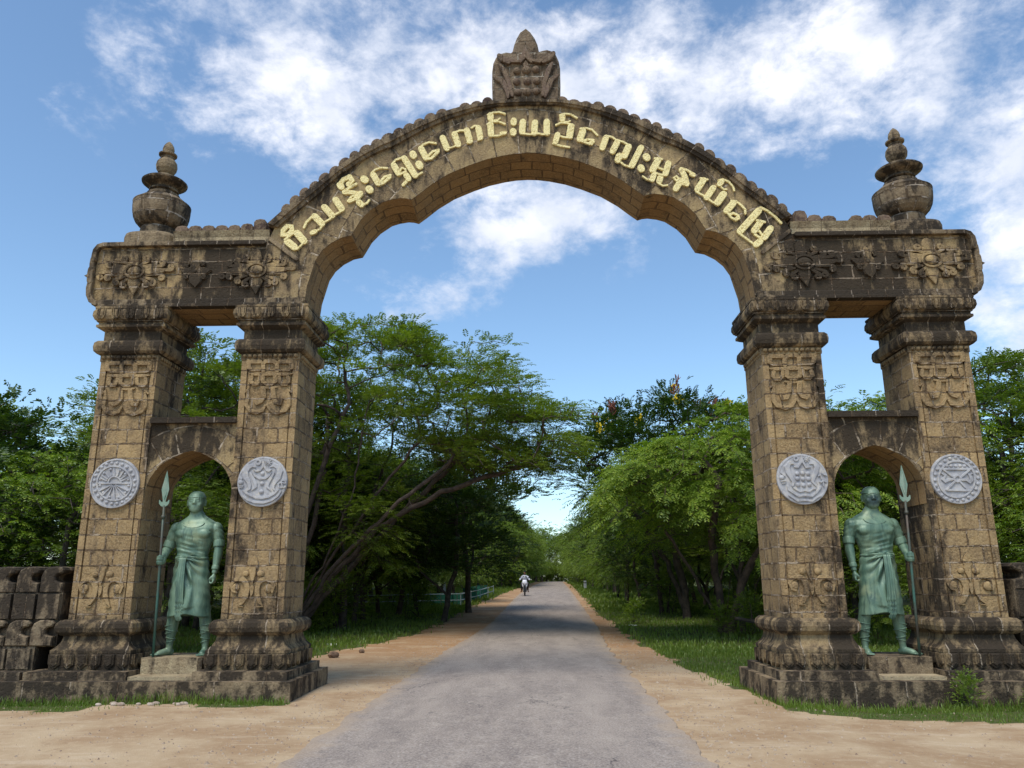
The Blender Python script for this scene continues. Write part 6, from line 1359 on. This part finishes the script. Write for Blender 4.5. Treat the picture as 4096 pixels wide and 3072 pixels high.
    for (cx, c) in ((-.225, -1), (.305, 1)):
        mb = MB()
        for z, tl, r in ((.44, .10, .093), (.365, -.10, .086), (.33, .12, .080), (.25, -.10, .066), (.20, .12, .058)):
            mb.tube([(Vector((cx-.01*c*(.45-z)*-3*0+math.cos(a)*r, .018+math.sin(a)*r, z+tl*math.cos(a)*r*2)), .008) for a in [2*math.pi*k/18 for k in range(19)]], 5, cap=False)
        place_(mb).obj('leg_wrap', M, T, uv=None, smooth=True)
    # spear: stands on the pedestal, held in the fist
    S = tag(empty('spear', (X0+mir*-.345, .14, .545)), 'tall bronze spear upright in the hand of the statue on the %s' % ('left tower' if mir > 0 else 'right tower'), 'spear')
    mb = MB(); mb.tube([(Vector((.02, -.03, 0)), .019), (Vector((-.0, -.03, .8)), .019), (Vector((-.020, -.03, 1.4)), .019), (Vector((-.045, -.03, 2.22)), .017)], 10)
    mb.tube([(Vector((-.040, -.03, 2.02)), .028), (Vector((-.041, -.03, 2.07)), .028)], 10)
    place_(mb).obj('shaft', bronze_sh, S, uv=None, smooth=True)
    mb = MB()
    o = [(0, 2.76), (.022, 2.66), (.052, 2.50), (.058, 2.46), (.040, 2.38), (.022, 2.30), (.022, 2.27), (.05, 2.275), (.070, 2.305), (.080, 2.30), (.078, 2.25), (.05, 2.215), (.02, 2.20)]
    o = o+[(-x, z) for x, z in o[1:]][::-1]
    V = [(x-.048, -.03-.006, z) for x, z in o]+[(x-.048, -.03+.006, z) for x, z in o]; n = len(o)
    from mathutils.geometry import tessellate_polygon
    tr = tessellate_polygon([[Vector((a, b, 0)) for a, b in o]])
    mb.add(V, [tuple(t) for t in tr]+[tuple(i+n for i in t) for t in tr]+[(i, (i+1) % n, n+(i+1) % n, n+i) for i in range(n)])
    mb.add([(-.048, -.05, 2.30), (-.048, -.046, 2.70), (-.090, -.034, 2.48), (-.006, -.034, 2.48)], [(0, 1, 2), (0, 3, 1)])
    place_(mb).obj('spearhead', bronze_sp, S, uv=None)
    return T
bronze_sp = simple('spear_bronze', (.17, .27, .20), .55, .2, 0, (.26, .33, .25), 7, .004)
bronze_sh = simple('spear_shaft_bronze', (.05, .13, .10), .55, .2, 0, (.09, .065, .05), 1.2, .003)
warrior('warrior_statue', -5.25, 1, 'green bronze warrior statue with a clean green face standing in the left tower niche', None)
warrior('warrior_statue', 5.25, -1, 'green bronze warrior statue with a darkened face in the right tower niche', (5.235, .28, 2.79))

# ---------------------------------------------------------------- pipe fence and netting on the left verge
FN = tag(empty('pipe_fence', (-3.9, 31.5, zg(-3.9, 31.5))), 'low pale pipe fence around the grass left of the road', 'fence')
fo = Vector(FN.location)
line1 = [(-9.8, 29.5), (-6.6, 30.8), (-3.9, 31.5)]; line2 = [(-3.9, 31.5), (-3.6, 34.5), (-3.3, 38), (-3.05, 42), (-2.9, 46)]
mbr = MB()
for ln in (line1, line2):
    for zz_ in (.30, .62): mbr.tube([(Vector((x, y, zg(x, y)+zz_))-fo, .026) for x, y in ln], 6)
mbr.obj('rail', M_RAIL, FN, uv=None)
for ln in (line1, line2[1:]):
    for x, y in ln: mb = MB(); mb.tube([(Vector((x, y, zg(x, y)-.05))-fo, .03), (Vector((x, y, zg(x, y)+.68))-fo, .03)], 6); mb.obj('post', M_RAIL, FN, uv=None)
def net(x, y, w_, d, h, lab):
    T = tag(empty('tree_guard', (x, y, zg(x, y))), lab, 'tree guard', 'green netting tree guards')
    mb = MB(); n = 12
    V = []; 
    for k in range(2):
        for i in range(n): a = 2*math.pi*i/n; q = 1/(abs(math.cos(a))**5+abs(math.sin(a))**5)**.2; V.append((math.cos(a)*q*w_/2, math.sin(a)*q*d/2, h*k+.02*math.sin(i*2.2)*k))
    mb.add(V, [(i, (i+1) % n, n+(i+1) % n, n+i) for i in range(n)]); mb.obj('netting', M_NET, T, uv=None)
    mb = MB()
    for i in range(0, n, 3): mb.tube([(Vector(V[i])*1.02, .018), (Vector((V[i][0]*1.02, V[i][1]*1.02, h+.08)), .018)], 5)
    mb.obj('stakes', M_BARK2, T, uv=None)
net(-5.0, 32.2, 1.2, .8, .62, 'wide green netting guard behind the corner of the white fence'); net(-4.15, 32.4, .6, .7, .62, 'narrow green netting guard touching the fence corner')
net(-3.9, 37.5, .8, .8, .75, 'green netting guard beside the fence farther along the verge'); net(-3.7, 40.5, .8, .8, .75, 'green netting guard standing last along the fence line'); net(-3.6, 43.5, .8, .8, .75, 'small far green netting guard by the end of the white fence')
# posts
def post(x, y, h, r, lab):
    T = tag(empty('white_post', (x, y, zg(x, y))), lab, 'post'); mb = MB()
    mb.sweep(-r, r, -r, r, [(0, -.1), (0, h-.06), (-.02, h)], 1); mb.obj('shaft', M_WHITE, T, uv=None)
    mb = MB(); mb.sweep(-r, r, -r, r, [(.006, h*.70), (.006, h*.80)], 1); mb.obj('painted_band', M_BAND, T, uv=None)
M_BAND = simple('dark_band', (.05, .05, .05), .7)
post(-6.2, 44, 1.5, .09, 'white post among the trunks left of the road'); post(4.6, 62, .75, .12, 'short white kilometre stone at the right edge of the road')

# ---------------------------------------------------------------- rider on a motorcycle
BY = 44.0; BX = itp(CP, BY)-1.45; BZ = itp(ZP, BY)+.04
M_BLK = simple('black_rubber', (.015, .015, .016), .7); M_DK = simple('dark_metal', (.05, .05, .055), .4, .6); M_WP = simple('white_plastic', (.75, .75, .78), .3)
M_GRY = simple('silver_metal', (.45, .45, .47), .35, .8); M_SKIN = simple('skin', (.30, .15, .09), .6); M_HAIR = simple('hair', (.01, .008, .008), .6)
M_SHIRT = simple('pale_shirt', (.62, .63, .68), .8, 0, 0, (.50, .51, .58), 10); M_TROU = simple('dark_trousers', (.02, .018, .022), .85); M_SAND = simple('sandal', (.10, .04, .02), .7); M_LAMP = simple('headlamp_glass', (.8, .82, .9), .1)
MO = tag(empty('motorcycle', (BX, BY, BZ)), 'small white and black motorcycle coming down the road', 'motorcycle')
def wheel(y):
    mb = MB(); n = 20
    ring = [(Vector((0, y+math.cos(2*math.pi*k/n)*.255, .30+math.sin(2*math.pi*k/n)*.255)), .045) for k in range(n+1)]
    mb.tube(ring, 8, cap=False); W_ = mb.obj('wheel', M_BLK, MO, uv=None, smooth=True)
    mb = MB(); mb.tube([(Vector((-.04, y, .30)), .05), (Vector((.04, y, .30)), .05)], 10)
    for k in range(8): a = k*math.pi/4; mb.tube([(Vector((0, y, .30)), .008), (Vector((0, y+math.cos(a)*.235, .30+math.sin(a)*.235)), .008)], 4)
    mb.obj('rim', M_GRY, W_, uv=None)
wheel(-.62); wheel(.62)
mb = MB(); 
for s_ in (-1, 1): mb.tube([(Vector((s_*.085, -.62, .30)), .022), (Vector((s_*.085, -.55, .62)), .024), (Vector((s_*.08, -.46, .92)), .02)], 8)
mb.obj('fork', M_GRY, MO, uv=None)
mb = MB(); mb.tube([(Vector((0, -.66-.0, .60)), .06), (Vector((0, -.80, .56)), .05)], 8); mb.add([(-.07, -.86, .50), (.07, -.86, .50), (.07, -.62, .64), (-.07, -.62, .64), (0, -.86, .54), (0, -.62, .67)], [(0, 4, 5, 3), (4, 1, 2, 5)]); mb.obj('mudguard', M_BLK, MO, uv=None)
mb = MB(); mb.loft([(.66, 0, -.47, .05, .04), (.78, 0, -.48, .13, .06), (.90, 0, -.48, .17, .08), (1.0, 0, -.45, .15, .07), (1.04, 0, -.42, .10, .05)], 16); mb.obj('front_cowl', M_WP, MO, uv=None, smooth=True)
for s_ in (-1, 1):
    mb = MB(); mb.prism([(s_*.05, .60), (s_*.19, .86), (s_*.17, .66), (s_*.10, .52)], -.50, -.38); mb.obj('leg_shield', M_WP, MO, uv=None)
    mb = MB(); mb.tube([(Vector((s_*.20, -.42, 1.0)), .008), (Vector((s_*.27, -.42, 1.16)), .007)], 5); mb.ball((s_*.29, -.42, 1.20), .055, .012, .035, 10, 6); mb.obj('mirror', M_DK, MO, uv=None)
    mb = MB(); mb.tube([(Vector((0, -.40, .98)), .015), (Vector((s_*.18, -.38, 1.03)), .014), (Vector((s_*.33, -.32, 1.02)), .018)], 7); mb.obj('handlebar', M_BLK, MO, uv=None)
    mb = MB(); mb.ball((s_*.10, -.56, .84), .05, .025, .03, 10, 6); mb.obj('headlight', M_LAMP, MO, uv=None)
mb = MB(); mb.tube([(Vector((0, -.42, .80)), .08), (Vector((0, -.2, .62)), .09), (Vector((0, .1, .55)), .13), (Vector((0, .4, .62)), .12), (Vector((0, .8, .72)), .06)], 10); mb.box(-.14, .14, -.15, .15, .25, .50); mb.obj('frame', M_DK, MO, uv=None)
mb = MB(); mb.tube([(Vector((0, .0, .74)), .10), (Vector((0, .35, .77)), .13), (Vector((0, .75, .82)), .09)], 10); mb.obj('seat', M_BLK, MO, uv=None, smooth=True)
PE = tag(empty('person', (BX, BY, BZ)), 'person in a pale shirt and dark trousers riding the motorcycle', 'person')
mb = MB()
mb.loft([(.84, 0, .22, .15, .12), (.95, 0, .20, .15, .11), (1.05, 0, .17, .16, .105), (1.18, 0, .13, .185, .11), (1.28, 0, .11, .20, .10), (1.33, 0, .10, .15, .08), (1.37, 0, .09, .07, .065)], 16)
mb.tube([(Vector((0, .09, 1.34)), .055), (Vector((0, .07, 1.44)), .052)], 10)
mb.loft([(1.40, 0, .03, .03, .03), (1.43, 0, .04, .055, .06), (1.50, 0, .05, .072, .085), (1.56, 0, .06, .076, .092), (1.61, 0, .065, .066, .078), (1.64, 0, .065, .03, .04)], 14); mb.ball((0, -.045, 1.505), .013, .018, .018, 8, 6)
for s_ in (-1, 1):
    mb.tube([(Vector((s_*.18, .11, 1.27)), .062), (Vector((s_*.27, .05, 1.14)), .052), (Vector((s_*.335, -.0, 1.03)), .045), (Vector((s_*.34, -.14, 1.02)), .038), (Vector((s_*.33, -.27, 1.03)), .030)], 10)
    mb.ball((s_*.33, -.31, 1.03), .035, .045, .03, 8, 6)
    for i in range(4): mb.tube([(Vector((s_*(.355-.018*i), -.33, 1.05)), .010), (Vector((s_*(.355-.018*i), -.365, 1.03)), .010), (Vector((s_*(.355-.018*i), -.345, 1.005)), .009)], 6)
    mb.tube([(Vector((s_*.30, -.30, 1.02)), .011), (Vector((s_*.285, -.33, 1.0)), .010)], 6)
    mb.tube([(Vector((s_*.10, .20, .86)), .095), (Vector((s_*.18, .0, .80)), .085), (Vector((s_*.21, -.17, .74)), .068), (Vector((s_*.21, -.14, .58)), .062), (Vector((s_*.21, -.06, .40)), .045), (Vector((s_*.22, -.05, .32)), .040)], 10)
    mb.tube([(Vector((s_*.22, -.0, .29)), .035), (Vector((s_*.24, -.10, .28)), .04), (Vector((s_*.26, -.19, .26)), .03)], 8)
me = remesh(mb, .014, 2); link('body', me, PE); me.materials.append(M_SKIN)
for p in me.polygons: p.use_smooth = True
def shell(test, m, nm, d=.012):
    bm = bmesh.new(); bm.from_mesh(me); bm.normal_update()
    bmesh.ops.delete(bm, geom=[f for f in bm.faces if not test(f.calc_center_median())], context='FACES')
    for v in bm.verts: v.co += v.normal*d
    n = bpy.data.meshes.new(nm); bm.to_mesh(n); bm.free(); n.materials.append(m)
    for p in n.polygons: p.use_smooth = True
    link(nm, n, PE)
shell(lambda c: c.z > .86 and c.z < 1.36 and not (c.y < -.15 and c.z < 1.2) or (abs(c.x) > .24 and c.y > -.2 and c.z > .98), M_SHIRT, 'shirt')
shell(lambda c: .34 < c.z < .92 and c.z < 1.0, M_TROU, 'trousers')
shell(lambda c: c.z <= .31, M_SAND, 'shoes', .008)
shell(lambda c: c.z > 1.575 or (c.z > 1.46 and c.y > .085), M_HAIR, 'hair', .016)
# tuck away helper: nothing else
for o in list(bpy.data.objects):
    if o.type == 'MESH' and o.data.users and not o.data.materials: o.data.materials.append(M_DK)
SC.cycles.max_bounces = 8; SC.cycles.diffuse_bounces = 4; SC.cycles.transmission_bounces = 4; SC.cycles.transparent_max_bounces = 4
SC.cycles.use_denoising = True
SC.cycles.sample_clamp_indirect = 8
